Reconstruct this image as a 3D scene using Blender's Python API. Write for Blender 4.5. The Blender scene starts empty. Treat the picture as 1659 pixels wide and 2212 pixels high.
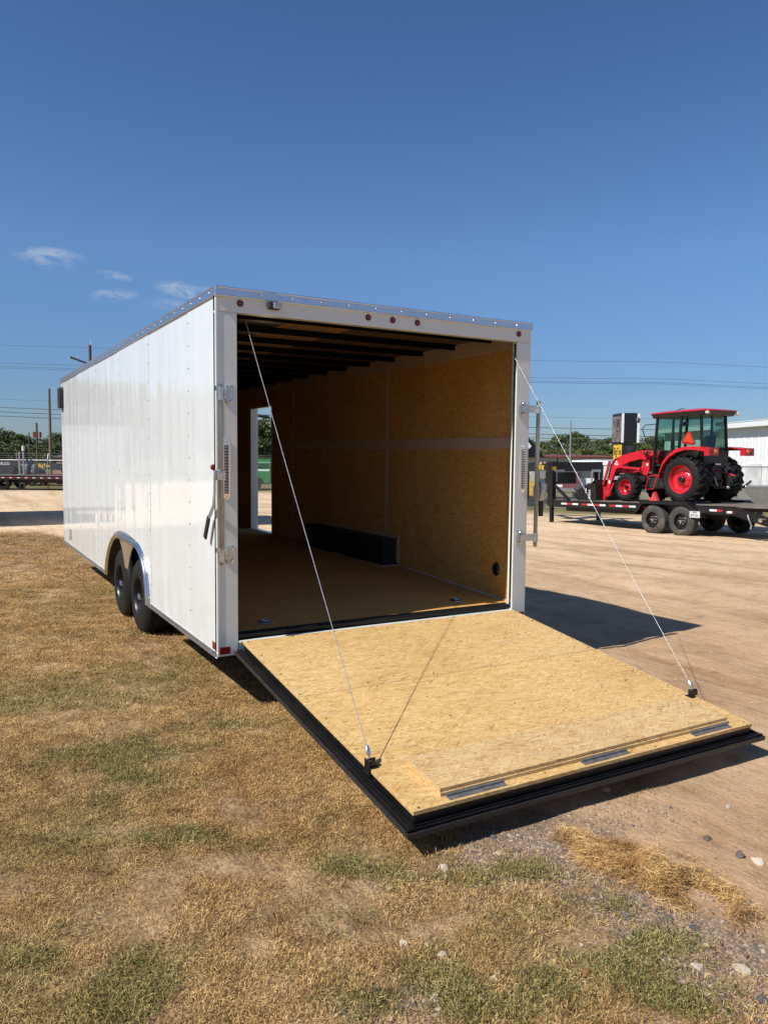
import bpy, bmesh, math, random
import numpy as np
from mathutils import Vector, Matrix, Quaternion

# ------------------------------------------------------------------ camera
C = bpy.context.scene
COL = C.collection
CAMP = np.array([-1.5316, -4.8533, 1.71])
YAW, PITCH, ROLL = 0.5201, -0.0749, 0.0097
FPX, CX, CY = 1662.0, 829.5, 1106.0            # focal length in pixels of a 1659 x 2212 picture
def cam_axes():
    f = np.array([math.sin(YAW)*math.cos(PITCH), math.cos(YAW)*math.cos(PITCH), math.sin(PITCH)])
    r = np.array([math.cos(YAW), -math.sin(YAW), 0.0])
    u = np.cross(r, f)
    return r*math.cos(ROLL)+u*math.sin(ROLL), -r*math.sin(ROLL)+u*math.cos(ROLL), f
CR, CU, CF = cam_axes()
cd = bpy.data.cameras.new('camera')
cam = bpy.data.objects.new('camera', cd); COL.objects.link(cam)
cd.sensor_fit = 'HORIZONTAL'; cd.sensor_width = 36.0; cd.lens = 36.0*FPX/1659.0
cd.clip_start = 0.05; cd.clip_end = 6000
M = Matrix.Identity(4)
for i in range(3):
    M[i][0] = CR[i]; M[i][1] = CU[i]; M[i][2] = -CF[i]; M[i][3] = CAMP[i]
cam.matrix_world = M
C.camera = cam

# ------------------------------------------------------------------ sky and sun
SUN = Vector((-0.906, -0.078, 1.0)).normalized()      # towards the sun, from the shadow of the trailer
SUN_EL = math.asin(SUN.z); SUN_AZ = math.atan2(SUN.x, SUN.y)
def dirpx(x, y):
    d = CF + CR*(x-CX)/FPX - CU*(y-CY)/FPX
    return d/np.linalg.norm(d)
w = bpy.data.worlds.new('World'); C.world = w; w.use_nodes = True
nt = w.node_tree; nt.nodes.clear()
def WN(t, **k):
    n = nt.nodes.new(t)
    for a, b in k.items(): setattr(n, a, b)
    return n
out = WN('ShaderNodeOutputWorld'); bg = WN('ShaderNodeBackground')
sky = WN('ShaderNodeTexSky', sky_type='NISHITA', sun_disc=False, sun_elevation=SUN_EL,
         sun_rotation=SUN_AZ % (2*math.pi), altitude=100, air_density=1.0, dust_density=0.25, ozone_density=4.0)
bg.inputs[1].default_value = 0.098
tc = WN('ShaderNodeTexCoord')
def vm(op, a, b=None):
    n = WN('ShaderNodeVectorMath', operation=op)
    for i, v in enumerate((a, b)):
        if v is None: continue
        if hasattr(v, 'links'): nt.links.new(v, n.inputs[i])
        else: n.inputs[i].default_value = tuple(v)
    return n.outputs['Value'] if op == 'DOT_PRODUCT' else n.outputs[0]
def ma(op, a, b=None, clamp=False):
    n = WN('ShaderNodeMath', operation=op, use_clamp=clamp)
    for i, v in enumerate((a, b)):
        if v is None: continue
        if hasattr(v, 'links'): nt.links.new(v, n.inputs[i])
        else: n.inputs[i].default_value = v
    return n.outputs[0]
gen = tc.outputs['Generated']
mp = WN('ShaderNodeMapping'); nt.links.new(gen, mp.inputs[0]); mp.inputs['Scale'].default_value = (1, 1, 2.0)
no = WN('ShaderNodeTexNoise'); nt.links.new(mp.outputs[0], no.inputs[0])
no.inputs['Scale'].default_value = 42; no.inputs['Detail'].default_value = 6; no.inputs['Roughness'].default_value = .62
no.inputs['Distortion'].default_value = .5
tot = None
for (x, y, rx, ry, amp, tilt) in ((106, 552, 66, 17, 1.0, -.05), (120, 573, 40, 12, .6, .1), (247, 595, 36, 10, .75, .1), (246, 637, 46, 13, .9, -.12),
                            (395, 627, 62, 17, 1.0, .12), (362, 657, 50, 14, .42, .0), (452, 640, 42, 20, .7, .1)):
    d = dirpx(x, y)
    r = CR*math.cos(tilt) - CU*math.sin(tilt); u = CU*math.cos(tilt) + CR*math.sin(tilt)
    a = ma('DIVIDE', vm('DOT_PRODUCT', vm('SUBTRACT', gen, d), r), rx/FPX)
    b = ma('DIVIDE', vm('DOT_PRODUCT', vm('SUBTRACT', gen, d), u), ry/FPX)
    q = ma('ADD', ma('MULTIPLY', a, a), ma('MULTIPLY', b, b))
    g = ma('MULTIPLY', ma('SUBTRACT', 1.0, q, True), amp)
    tot = g if tot is None else ma('MAXIMUM', tot, g)
n2 = ma('MULTIPLY', ma('SUBTRACT', no.outputs[0], .38), 3.4)
fac = ma('MULTIPLY', ma('MULTIPLY', tot, ma('MAXIMUM', n2, 0.0)), .62, True)
mix = WN('ShaderNodeMix', data_type='RGBA')
# the air of a dry hot day: deeper overhead, less glare at the horizon, the same all round
sz_ = WN('ShaderNodeSeparateXYZ'); nt.links.new(gen, sz_.inputs[0])
cr = WN('ShaderNodeValToRGB'); nt.links.new(sz_.outputs[2], cr.inputs[0]); el = cr.color_ramp.elements
while len(el) < 5: el.new(.5)
for e_, (p_, c_) in zip(el, ((0, (.42, .53, .72)), (.08, (.46, .575, .78)), (.24, (.66, .80, .97)), (.5, (.52, .70, .90)), (1, (.50, .68, .90)))): e_.position = p_; e_.color = (*c_, 1)
tint = WN('ShaderNodeMix', data_type='RGBA', blend_type='MULTIPLY'); tint.inputs['Factor'].default_value = 1
nt.links.new(sky.outputs[0], tint.inputs['A']); nt.links.new(cr.outputs[0], tint.inputs['B'])
nt.links.new(fac, mix.inputs['Factor']); nt.links.new(tint.outputs['Result'], mix.inputs['A'])
mix.inputs['B'].default_value = (5.4, 5.8, 6.3, 1)
nt.links.new(mix.outputs['Result'], bg.inputs[0]); nt.links.new(bg.outputs[0], out.inputs[0])
sl = bpy.data.lights.new('sun', 'SUN'); sl.energy = 5.0; sl.angle = math.radians(.53); sl.color = (1, .955, .88)
so = bpy.data.objects.new('sun', sl); COL.objects.link(so)
so.rotation_mode = 'QUATERNION'; so.rotation_quaternion = SUN.to_track_quat('Z', 'Y'); so.location = SUN*60
C.view_settings.view_transform = 'Standard'; C.view_settings.look = 'None'
C.view_settings.exposure = 0.25; C.view_settings.gamma = 1.0; C.view_settings.use_curve_mapping = False
C.cycles.max_bounces = 8; C.cycles.diffuse_bounces = 4; C.cycles.glossy_bounces = 4; C.cycles.transparent_max_bounces = 16
C.cycles.sample_clamp_indirect = 6
C.cycles.use_denoising = True; C.cycles.denoiser = 'OPENIMAGEDENOISE'; C.cycles.denoising_input_passes = 'RGB_ALBEDO_NORMAL'; C.cycles.denoising_prefilter = 'NONE'

# ------------------------------------------------------------------ terrain
TS = [-80, 0, 9, 12, 20.5, 35, 50, 80, 150, 600, 4000]; TZ = [0, 0, 0, -.06, -.31, -.5, -.68, -.9, -1.2, -1.5, -1.5]
def sdep(x, y): return .497*(x-CAMP[0]) + .868*(y-CAMP[1])
def zg(x, y): return np.interp(sdep(x, y), TS, TZ)
def ray(x, y): return CF + CR*(x-CX)/FPX - CU*(y-CY)/FPX
def at(x, y, depth):                                   # a point seen at (x, y), so many metres in front
    return Vector(CAMP + ray(x, y)*depth)
def on(x, y):                                          # the ground seen at (x, y)
    d = ray(x, y); lo, hi = .5, 4000
    for _ in range(70):
        m = (lo+hi)/2; P = CAMP + m*d
        if P[2] > zg(P[0], P[1]): lo = m
        else: hi = m
    return Vector(CAMP + lo*d)
def ld(lat, dep):                                      # plan point from lateral / depth
    h = np.array([CF[0], CF[1]]); h /= np.linalg.norm(h); r = np.array([h[1], -h[0]])
    P = CAMP[:2] + r*lat + h*dep
    return float(P[0]), float(P[1])
# ------------------------------------------------------------------ mesh builder
def rotm(rx=0, ry=0, rz=0):
    return Matrix.Rotation(rz, 3, 'Z') @ Matrix.Rotation(ry, 3, 'Y') @ Matrix.Rotation(rx, 3, 'X')
class B:
    def __init__(s): s.v = []; s.f = []
    def add(s, vs, fs):
        o = len(s.v); s.v += [tuple(v) for v in vs]; s.f += [tuple(i+o for i in f) for f in fs]; return s
    def box(s, c, d, m=None):
        c = Vector(c); h = [x/2 for x in d]
        vs = [Vector((a*h[0], b*h[1], e*h[2])) for a in (-1, 1) for b in (-1, 1) for e in (-1, 1)]
        if m is not None: vs = [m @ v for v in vs]
        return s.add([c+v for v in vs], [(0, 1, 3, 2), (4, 6, 7, 5), (0, 4, 5, 1), (2, 3, 7, 6), (0, 2, 6, 4), (1, 5, 7, 3)])
    def bb(s, lo, hi):
        return s.box([(a+b)/2 for a, b in zip(lo, hi)], [abs(b-a) for a, b in zip(lo, hi)])
    def hexa(s, p):                                    # eight corners, bottom four then top four
        return s.add(p, [(3, 2, 1, 0), (4, 5, 6, 7), (0, 1, 5, 4), (1, 2, 6, 5), (2, 3, 7, 6), (3, 0, 4, 7)])
    def bar(s, p, q, wd, ht, up=(0, 0, 1)):
        p = Vector(p); q = Vector(q); d = (q-p).normalized(); u = Vector(up)
        r = d.cross(u)
        if r.length < 1e-4: r = d.cross(Vector((1, 0, 0)))
        r.normalize(); u = r.cross(d)
        r *= wd/2; u *= ht/2
        return s.hexa([p-r-u, p+r-u, q+r-u, q-r-u, p-r+u, p+r+u, q+r+u, q-r+u])
    def cyl(s, p, q, r0, r1=None, n=12, cap=True):
        p = Vector(p); q = Vector(q); r1 = r0 if r1 is None else r1
        d = (q-p).normalized(); a = d.orthogonal().normalized(); b = d.cross(a); vs = []
        for c, r in ((p, r0), (q, r1)):
            for i in range(n):
                t = 2*math.pi*i/n; vs.append(c + a*(r*math.cos(t)) + b*(r*math.sin(t)))
        fs = [(i, (i+1) % n, n+(i+1) % n, n+i) for i in range(n)]
        if cap: fs += [tuple(range(n))[::-1], tuple(range(n, 2*n))]
        return s.add(vs, fs)
    def tube(s, pts, r, n=8, rr=None):
        pts = [Vector(p) for p in pts]; vs = []; a = None
        for i, p in enumerate(pts):
            d = (pts[min(i+1, len(pts)-1)]-pts[max(i-1, 0)]).normalized()
            a = d.orthogonal().normalized() if a is None else (a-d*a.dot(d)).normalized()
            b = d.cross(a); R = rr[i] if rr else r
            for k in range(n):
                t = 2*math.pi*k/n; vs.append(p + a*(R*math.cos(t)) + b*(R*math.sin(t)))
        fs = [(i*n+k, i*n+(k+1) % n, (i+1)*n+(k+1) % n, (i+1)*n+k) for i in range(len(pts)-1) for k in range(n)]
        fs += [tuple(range(n))[::-1], tuple(range((len(pts)-1)*n, len(pts)*n))]
        return s.add(vs, fs)
    def lathe(s, prof, c=(0, 0, 0), axis='x', n=32, close=False, cap=False):
        c = Vector(c); vs = []
        for (r, a) in prof:
            for k in range(n):
                t = 2*math.pi*k/n; u, v = r*math.cos(t), r*math.sin(t)
                vs.append(c + Vector({'x': (a, u, v), 'y': (u, a, v), 'z': (u, v, a)}[axis]))
        m = len(prof); rng = range(m if close else m-1)
        fs = [(i*n+k, i*n+(k+1) % n, ((i+1) % m)*n+(k+1) % n, ((i+1) % m)*n+k) for i in rng for k in range(n)]
        if cap:
            if prof[0][0] > 1e-6: fs.append(tuple(range(n))[::-1])
            if prof[-1][0] > 1e-6: fs.append(tuple(range((m-1)*n, m*n)))
        return s.add(vs, fs)
    def prism(s, poly, axis, a, b):                    # poly: pairs in the two other axes
        n = len(poly)
        def P(u, v, t): return {'x': (t, u, v), 'y': (u, t, v), 'z': (u, v, t)}[axis]
        vs = [P(u, v, a) for u, v in poly] + [P(u, v, b) for u, v in poly]
        return s.add(vs, [tuple(range(n))[::-1], tuple(range(n, 2*n))] + [(i, (i+1) % n, n+(i+1) % n, n+i) for i in range(n)])
    def sph(s, c, r, n=10, m=6, sc=(1, 1, 1)):
        prof = [(max(1e-5, r*math.sin(math.pi*i/m)), -r*math.cos(math.pi*i/m)) for i in range(m+1)]
        o = len(s.v); s.lathe(prof, (0, 0, 0), 'z', n)
        for i in range(o, len(s.v)):
            v = s.v[i]; s.v[i] = (c[0]+v[0]*sc[0], c[1]+v[1]*sc[1], c[2]+v[2]*sc[2])
        return s
    def xf(s, fn):
        s.v = [tuple(fn(Vector(v))) for v in s.v]; return s
    def mesh(s, name, smooth=False):
        me = bpy.data.meshes.new(name); me.from_pydata(s.v, [], s.f); me.update()
        bm = bmesh.new(); bm.from_mesh(me); bmesh.ops.recalc_face_normals(bm, faces=bm.faces); bm.to_mesh(me); bm.free()
        if smooth:
            me.polygons.foreach_set('use_smooth', [True]*len(me.polygons)); me.set_sharp_from_angle(angle=math.radians(38))
        return me
    def obj(s, name, m, parent=None, bevel=0, smooth=False, seg=2, stuff=False):
        me = s.mesh(name, smooth); me.materials.append(m)
        o = bpy.data.objects.new(name, me); COL.objects.link(o)
        if parent is not None: o.parent = parent
        if bevel:
            bv = o.modifiers.new('bevel', 'BEVEL'); bv.width = bevel; bv.segments = seg; bv.limit_method = 'ANGLE'; bv.angle_limit = .6
        if stuff: o['kind'] = 'stuff'
        return o
def tag(o, label=None, cat=None, group=None, kind=None):
    if label: o['label'] = label
    if cat: o['category'] = cat
    if group: o['group'] = group
    if kind: o['kind'] = kind
    return o
def empty(name, label, cat, loc=(0, 0, 0), rz=0, group=None):
    o = bpy.data.objects.new(name, None); COL.objects.link(o); o.location = loc; o.rotation_euler = (0, 0, rz)
    o.empty_display_size = .2
    return tag(o, label, cat, group)
KIDS = {}
def kids(o): return [c for c in COL.objects if c.parent == o]
def copy_tree(o, parent=None):
    c = o.copy(); COL.objects.link(c); c.parent = parent
    for ch in kids(o): copy_tree(ch, c)
    return c
def text(s, size, m, parent, loc, right, up, name='lettering', sx=1.0, bold=.0, thick=.002, align='CENTER'):
    cu = bpy.data.curves.new('t', 'FONT'); cu.body = s; cu.size = size; cu.align_x = align; cu.align_y = 'CENTER'
    cu.offset = bold; cu.extrude = thick; cu.resolution_u = 3
    o = bpy.data.objects.new('t', cu); COL.objects.link(o)
    dg = bpy.context.evaluated_depsgraph_get(); me = bpy.data.meshes.new_from_object(o.evaluated_get(dg))
    bpy.data.objects.remove(o); bpy.data.curves.remove(cu)
    r = Vector(right).normalized(); u = Vector(up).normalized(); n = r.cross(u); L = Vector(loc)
    for v in me.vertices:
        x, y, z = v.co; v.co = L + r*(x*sx) + u*y + n*z
    me.materials.clear(); me.materials.append(m); me.name = name
    o = bpy.data.objects.new(name, me); COL.objects.link(o)
    if parent is not None: o.parent = parent
    return o

# ------------------------------------------------------------------ materials
def NT(name):
    m = bpy.data.materials.new(name); m.use_nodes = True; t = m.node_tree
    return m, t, t.nodes['Principled BSDF']
def nn(t, ty, ins=None, **k):
    n = t.nodes.new(ty)
    for a, b in k.items(): setattr(n, a, b)
    for a, b in (ins or {}).items():
        if hasattr(b, 'links'): t.links.new(b, n.inputs[a])
        else: n.inputs[a].default_value = b
    return n
def mth(t, op, a, b=None, c=None, clamp=False):
    n = t.nodes.new('ShaderNodeMath'); n.operation = op; n.use_clamp = clamp
    for i, v in enumerate((a, b, c)):
        if v is None: continue
        if hasattr(v, 'links'): t.links.new(v, n.inputs[i])
        else: n.inputs[i].default_value = v
    return n.outputs[0]
def mixc(t, fac, a, b, mode='MIX'):
    n = t.nodes.new('ShaderNodeMix'); n.data_type = 'RGBA'; n.blend_type = mode
    for k, v in (('Factor', fac), ('A', a), ('B', b)):
        i = [x for x in n.inputs if x.name == k and (k == 'Factor' and x.type == 'VALUE' or k != 'Factor' and x.type == 'RGBA')][0]
        if hasattr(v, 'links'): t.links.new(v, i)
        else: i.default_value = v if k == 'Factor' else (*v[:3], 1)
    return [o for o in n.outputs if o.type == 'RGBA'][0]
def ramp(t, fac, stops):
    n = t.nodes.new('ShaderNodeValToRGB'); t.links.new(fac, n.inputs[0]); e = n.color_ramp.elements
    while len(e) < len(stops): e.new(.5)
    for i, (p, c) in enumerate(stops):
        e[i].position = p; e[i].color = (*c[:3], 1) if not isinstance(c, (int, float)) else (c, c, c, 1)
    return n.outputs[0]
def noise(t, vec, scale, detail=3, rough=.5, dist=0):
    n = nn(t, 'ShaderNodeTexNoise', {'Scale': scale, 'Detail': detail, 'Roughness': rough, 'Distortion': dist})
    if vec is not None: t.links.new(vec, n.inputs['Vector'])
    return n.outputs[0]
def mapped(t, vec, sc=(1, 1, 1), rot=(0, 0, 0), loc=(0, 0, 0)):
    n = nn(t, 'ShaderNodeMapping', {'Vector': vec, 'Scale': sc, 'Rotation': rot, 'Location': loc}); return n.outputs[0]
def objc(t): return t.nodes.new('ShaderNodeTexCoord').outputs['Object']
def posc(t): return t.nodes.new('ShaderNodeNewGeometry').outputs['Position']
MATS = {}
def pm(name, col, rough=.5, metal=0., var=.12, scale=6, bump=0, bscale=60, coat=0, spec=.5, stretch=(1, 1, 1), dirt=None, dirtamt=.4, dscale=3):
    if name in MATS: return MATS[name]
    m, t, b = NT(name); v = mapped(t, objc(t), stretch)
    n = noise(t, v, scale, 4, .6)
    lo = tuple(c*(1-var) for c in col); hi = tuple(min(1, c*(1+var)) for c in col)
    c = ramp(t, n, ((.3, lo), (.7, hi)))
    if dirt:
        d = ramp(t, noise(t, v, dscale, 6, .7), ((.5, 0), (.72, dirtamt)))
        c = mixc(t, d, c, dirt)
    t.links.new(c, b.inputs['Base Color'])
    r = nn(t, 'ShaderNodeMapRange', {'Value': n, 'From Min': .3, 'From Max': .7, 'To Min': max(.02, rough*.82), 'To Max': min(1, rough*1.2)})
    t.links.new(r.outputs[0], b.inputs['Roughness'])
    b.inputs['Metallic'].default_value = metal; b.inputs['Specular IOR Level'].default_value = spec
    if coat: b.inputs['Coat Weight'].default_value = coat; b.inputs['Coat Roughness'].default_value = .06
    if bump:
        bn = nn(t, 'ShaderNodeBump', {'Height': noise(t, v, bscale, 4, .6), 'Strength': bump, 'Distance': .01})
        t.links.new(bn.outputs[0], b.inputs['Normal'])
    MATS[name] = m; return m

def osb(name, perm, dark=1.0, tint=(1, 1, 1), spec=.3, rough=.62, soft=.10):
    """strand board: flakes about 10 cm by 1.5 cm, mostly along the first axis of perm"""
    m, t, b = NT(name)
    sx = nn(t, 'ShaderNodeSeparateXYZ', {0: objc(t)})
    th = sx.outputs[3-perm[0]-perm[1]]                    # the cut edges show the layers
    cx = nn(t, 'ShaderNodeCombineXYZ', {0: mth(t, 'ADD', sx.outputs[perm[0]], mth(t, 'MULTIPLY', th, 2.3)), 1: mth(t, 'ADD', sx.outputs[perm[1]], mth(t, 'MULTIPLY', th, 1.1))})
    base = cx.outputs[0]
    wob = nn(t, 'ShaderNodeTexNoise', {'Vector': base, 'Scale': 7.0, 'Detail': 2.0})
    base = nn(t, 'ShaderNodeVectorMath', {0: base, 1: nn(t, 'ShaderNodeVectorMath', {0: wob.outputs[1], 'Scale': .010}, operation='SCALE').outputs[0]}, operation='ADD').outputs[0]
    cols = []; edges = []
    for i, (ang, sl, sw) in enumerate(((.04, 13, 95), (.5, 17, 120), (-.62, 16, 115), (1.25, 18, 120))):
        v = mapped(t, base, (sl, sw, 1), (0, 0, ang), (i*3.7, i*1.9, 0))
        # rotate before stretching
        rot = nn(t, 'ShaderNodeVectorRotate', {'Vector': base, 'Angle': ang}, rotation_type='Z_AXIS')
        v = mapped(t, rot.outputs[0], (sl, sw, 1), (0, 0, 0), (i*3.7, i*1.9, 0))
        vo = nn(t, 'ShaderNodeTexVoronoi', {'Vector': v, 'Scale': 1.0, 'Randomness': 1.0}, voronoi_dimensions='2D')
        cols.append(nn(t, 'ShaderNodeSeparateColor', {0: vo.outputs['Color']}).outputs)
        edges.append(vo.outputs['Distance'])
    # pick a layer by its own random rank
    val = cols[0][0]; top = cols[0][1]; ed = edges[0]
    for i in (1, 2, 3):
        bias = (0, -.04, -.04, -.14)[i]
        r = mth(t, 'ADD', cols[i][1], bias)
        g = mth(t, 'GREATER_THAN', r, top)
        val = nn(t, 'ShaderNodeMix', {0: g, 2: val, 3: cols[i][0]}).outputs[0]
        ed = nn(t, 'ShaderNodeMix', {0: g, 2: ed, 3: edges[i]}).outputs[0]
        top = mth(t, 'MAXIMUM', r, top)
    D = lambda c: tuple(x*dark*k for x, k in zip(c, tint))
    c = ramp(t, val, ((0, D((.40, .22, .075))), (.1, D((.55, .34, .13))), (.3, D((.60, .39, .15))), (.65, D((.67, .455, .185))), (.93, D((.73, .53, .245))), (1, D((.70, .53, .29)))))
    fine = noise(t, mapped(t, base, (30, 330, 1)), 1.0, 4, .65)
    c = mixc(t, .38, c, ramp(t, fine, ((.3, (.55, .5, .42)), (.55, (1, 1, 1)))), 'MULTIPLY')
    e = ramp(t, ed, ((.45, (1, 1, 1)), (.95, (.62, .54, .46))))
    c = mixc(t, .4, c, e, 'MULTIPLY')
    fl = nn(t, 'ShaderNodeTexVoronoi', {'Vector': mapped(t, base, (34, 120, 1), (0, 0, .15)), 'Scale': 1.0}, voronoi_dimensions='2D')
    fs = nn(t, 'ShaderNodeSeparateColor', {0: fl.outputs['Color']}).outputs
    dk = mth(t, 'MULTIPLY', mth(t, 'GREATER_THAN', fs[0], .965), ramp(t, fl.outputs['Distance'], ((.2, 1), (.5, 0))))
    c = mixc(t, mth(t, 'MULTIPLY', dk, .75), c, D((.17, .085, .03)))
    c = mixc(t, soft, c, D((.61, .415, .185)))
    big = noise(t, base, 1.1, 4, .55)
    c = mixc(t, .5, c, ramp(t, big, ((.3, (.72, .66, .58)), (.65, (1.0, 1.0, 1.0)))), 'MULTIPLY')
    sc1 = ramp(t, noise(t, mapped(t, base, (3.2, 7, 1), (0, 0, .5)), 1.0, 5, .7), ((.60, 0), (.74, .34)))
    c = mixc(t, sc1, c, D((.42, .36, .28)))
    t.links.new(c, b.inputs['Base Color'])
    b.inputs['Roughness'].default_value = rough; b.inputs['Specular IOR Level'].default_value = spec
    h = mth(t, 'ADD', mth(t, 'MULTIPLY', val, .6), fine)
    bn = nn(t, 'ShaderNodeBump', {'Height': h, 'Strength': .28, 'Distance': .004}); t.links.new(bn.outputs[0], b.inputs['Normal'])
    return m

WHITE = None
def white_panel():
    m, t, b = NT('white gloss panel'); v = objc(t)
    n = noise(t, v, 3, 3)
    c = ramp(t, n, ((.3, (.685, .715, .715)), (.7, (.725, .755, .75))))
    sm = ramp(t, noise(t, mapped(t, v, (1, 1.3, .45)), 1.3, 4, .55), ((.5, 0), (.75, .2)))
    c = mixc(t, sm, c, (.62, .62, .57))
    sx = nn(t, 'ShaderNodeSeparateXYZ', {0: v})
    dd = nn(t, 'ShaderNodeMapRange', {'Value': sx.outputs[2], 'From Min': .37, 'From Max': .95, 'To Min': .38, 'To Max': 0})
    dn = ramp(t, noise(t, mapped(t, v, (1, 1, 1)), 5, 6, .7), ((.45, 0), (.7, 1)))
    c = mixc(t, mth(t, 'MULTIPLY', dd.outputs[0], dn), c, (.60, .53, .40))
    t.links.new(c, b.inputs['Base Color']); b.inputs['Roughness'].default_value = .055
    b.inputs['Specular IOR Level'].default_value = .75
    w1 = noise(t, mapped(t, v, (1, 2.6, .40)), 1.3, 1.5, .4); w2 = noise(t, mapped(t, v, (1, 1.0, .55)), 3.2, 1, .4)
    w3 = mth(t, 'SINE', mth(t, 'MULTIPLY', sx.outputs[1], 2*math.pi/.415))
    h = mth(t, 'ADD', mth(t, 'ADD', mth(t, 'MULTIPLY', w1, 1.0), mth(t, 'MULTIPLY', w2, .16)), mth(t, 'MULTIPLY', w3, .008))
    bn = nn(t, 'ShaderNodeBump', {'Height': h, 'Strength': 1.0, 'Distance': .0105}); t.links.new(bn.outputs[0], b.inputs['Normal'])
    return m
def glass(name, tint, gl=.10):
    m = bpy.data.materials.new(name); m.use_nodes = True; t = m.node_tree; t.nodes.clear()
    o = t.nodes.new('ShaderNodeOutputMaterial')
    v = noise(t, objc(t), 2.0, 3); tr = nn(t, 'ShaderNodeBsdfTransparent')
    t.links.new(ramp(t, v, ((.3, tuple(x*.93 for x in tint)), (.7, tint))), tr.inputs[0])
    g = nn(t, 'ShaderNodeBsdfGlossy', {'Roughness': .03, 'Color': (.9, 1, .97, 1)})
    lw = nn(t, 'ShaderNodeLayerWeight', {'Blend': .25})
    f = mth(t, 'ADD', mth(t, 'MULTIPLY', lw.outputs['Fresnel'], .8), gl*.3, clamp=True)
    mx = nn(t, 'ShaderNodeMixShader', {0: f, 1: tr.outputs[0], 2: g.outputs[0]}); t.links.new(mx.outputs[0], o.inputs[0])
    return m
WHITE = white_panel()
m_post = pm('white frame paint', (.745, .775, .72), .22, var=.03, dirt=(.55, .5, .42), dirtamt=.12, coat=.2)
m_alu = pm('aluminium trim', (.72, .73, .74), .28, 1, .08, 20, .03, stretch=(1, 1, 12))
m_trim = pm('brushed fender trim', (.80, .80, .79), .24, 1, .06, 12, .02); m_chrome = pm('polished trim', (.80, .81, .82), .12, 1, .05, 12, .02)
m_zinc = pm('zinc plate', (.62, .64, .62), .38, 1, .2, 30, .06)
m_screw = pm('screw head', (.45, .46, .47), .35, 1, .2, 50)
m_black = pm('black gloss paint', (.007, .007, .008), .36, 0, .25, 8, .03, dirt=(.06, .05, .04), dirtamt=.08)
m_blackm = pm('black matt', (.018, .018, .02), .55, 0, .2, 10, .05)
m_rubber = pm('black rubber', (.008, .008, .009), .42, 0, .3, 20, .1, 120, dirt=(.05, .042, .03), dirtamt=.12, spec=.3)
m_tyre = pm('tyre rubber', (.013, .013, .0132), .62, 0, .25, 9, .15, 90, dirt=(.09, .07, .05), dirtamt=.14, spec=.22); m_bar = pm('worn plated tube', (.40, .375, .34), .28, 1, .35, 9, .05, stretch=(1, 1, .3))
m_dtyre = pm('dusty tyre', (.045, .042, .038), .8, 0, .25, 7, .2, 90, dirt=(.24, .19, .13), dirtamt=.6)
m_red = pm('red tractor paint', (.52, .010, .022), .30, 0, .14, 3, .0, coat=.25, dirt=(.34, .12, .08), dirtamt=.22, dscale=2.2)
m_redlens = pm('red lens', (.16, .006, .009), .15, 0, .2, 80, .1, 200, coat=.3)
m_redtape = pm('red reflective tape', (.42, .02, .03), .35, 0, .1, 60, .05, 300)
m_whtape = pm('white reflective tape', (.72, .72, .72), .35, 0, .06, 60, .05, 300)
m_amber = pm('amber lens', (.6, .2, .03), .2, 0, .1, 60)
m_clear = pm('clear led lens', (.13, .12, .13), .10, .5, .5, 150, .4, 160)
m_yellow = pm('yellow sign', (.80, .48, .03), .4, 0, .05, 4)
m_yel = pm('yellow lettering', (.82, .54, .03), .45, 0, .05, 20)
m_blk = pm('black lettering', (.02, .02, .02), .5)
m_wht = pm('white lettering', (.8, .8, .8), .5, 0, .05)
m_redl = pm('red lettering', (.55, .05, .02), .5)
m_steel = pm('steel cable', (.52, .52, .52), .4, .8, .15, 300, .3, 500)
m_galv = pm('galvanised steel', (.50, .51, .52), .42, .85, .2, 16, .06)
OSB_R = osb('ramp strand board', (0, 1)); OSB_W = osb('wall strand board', (1, 2), 1.04, (1, .82, .54), .2, .7, .30); OSB_F = osb('floor board', (0, 1), 1.0, (1, .80, .56), 0.0, 1.0, .45); OSB_R2 = osb('second ramp strand board', (0, 1), 1.03, (1, .985, .95)); OSB_P = osb('flap strand board', (0, 1), .97, (1.0, 1.03, 1.14))
# ------------------------------------------------------------------ ground
RNG = np.random.default_rng(11)
def vnoise(x, y, sc, seed=0):
    x = np.asarray(x)*sc+seed*17.3; y = np.asarray(y)*sc+seed*9.1
    xi = np.floor(x).astype(np.int64); yi = np.floor(y).astype(np.int64); fx = x-xi; fy = y-yi
    fx = fx*fx*(3-2*fx); fy = fy*fy*(3-2*fy)
    def h(a, b):
        n = (a*374761393+b*668265263+seed*974711) & 0x7fffffff
        n = ((n ^ (n >> 13))*1274126177) & 0x7fffffff
        return ((n ^ (n >> 16)) & 0xffff)/65535.0
    return (h(xi, yi)*(1-fx)+h(xi+1, yi)*fx)*(1-fy)+(h(xi, yi+1)*(1-fx)+h(xi+1, yi+1)*fx)*fy
def fbm(x, y, sc, seed=0, o=4):
    t = 0; a = .5
    for i in range(o): t = t+a*vnoise(x, y, sc*2**i, seed+i); a *= .5
    return t/(1-.5**o)
def lawn(x, y):                                        # 1 on the lawn, 0 on the dirt
    e = np.interp(y, [-6, -3.5, -2.0, 0, 3, 9, 16], [.62, .60, .45, .9, 1.0, .9, .5])
    d = e-x+(fbm(x, y, 1.6, 3)-.5)*.55
    a = np.clip(d/.35+.5, 0, 1)
    b = np.clip((15.2-y+(fbm(x, y, .6, 7)-.5)*4)/2.0+.5, 0, 1)
    return a*b
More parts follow.
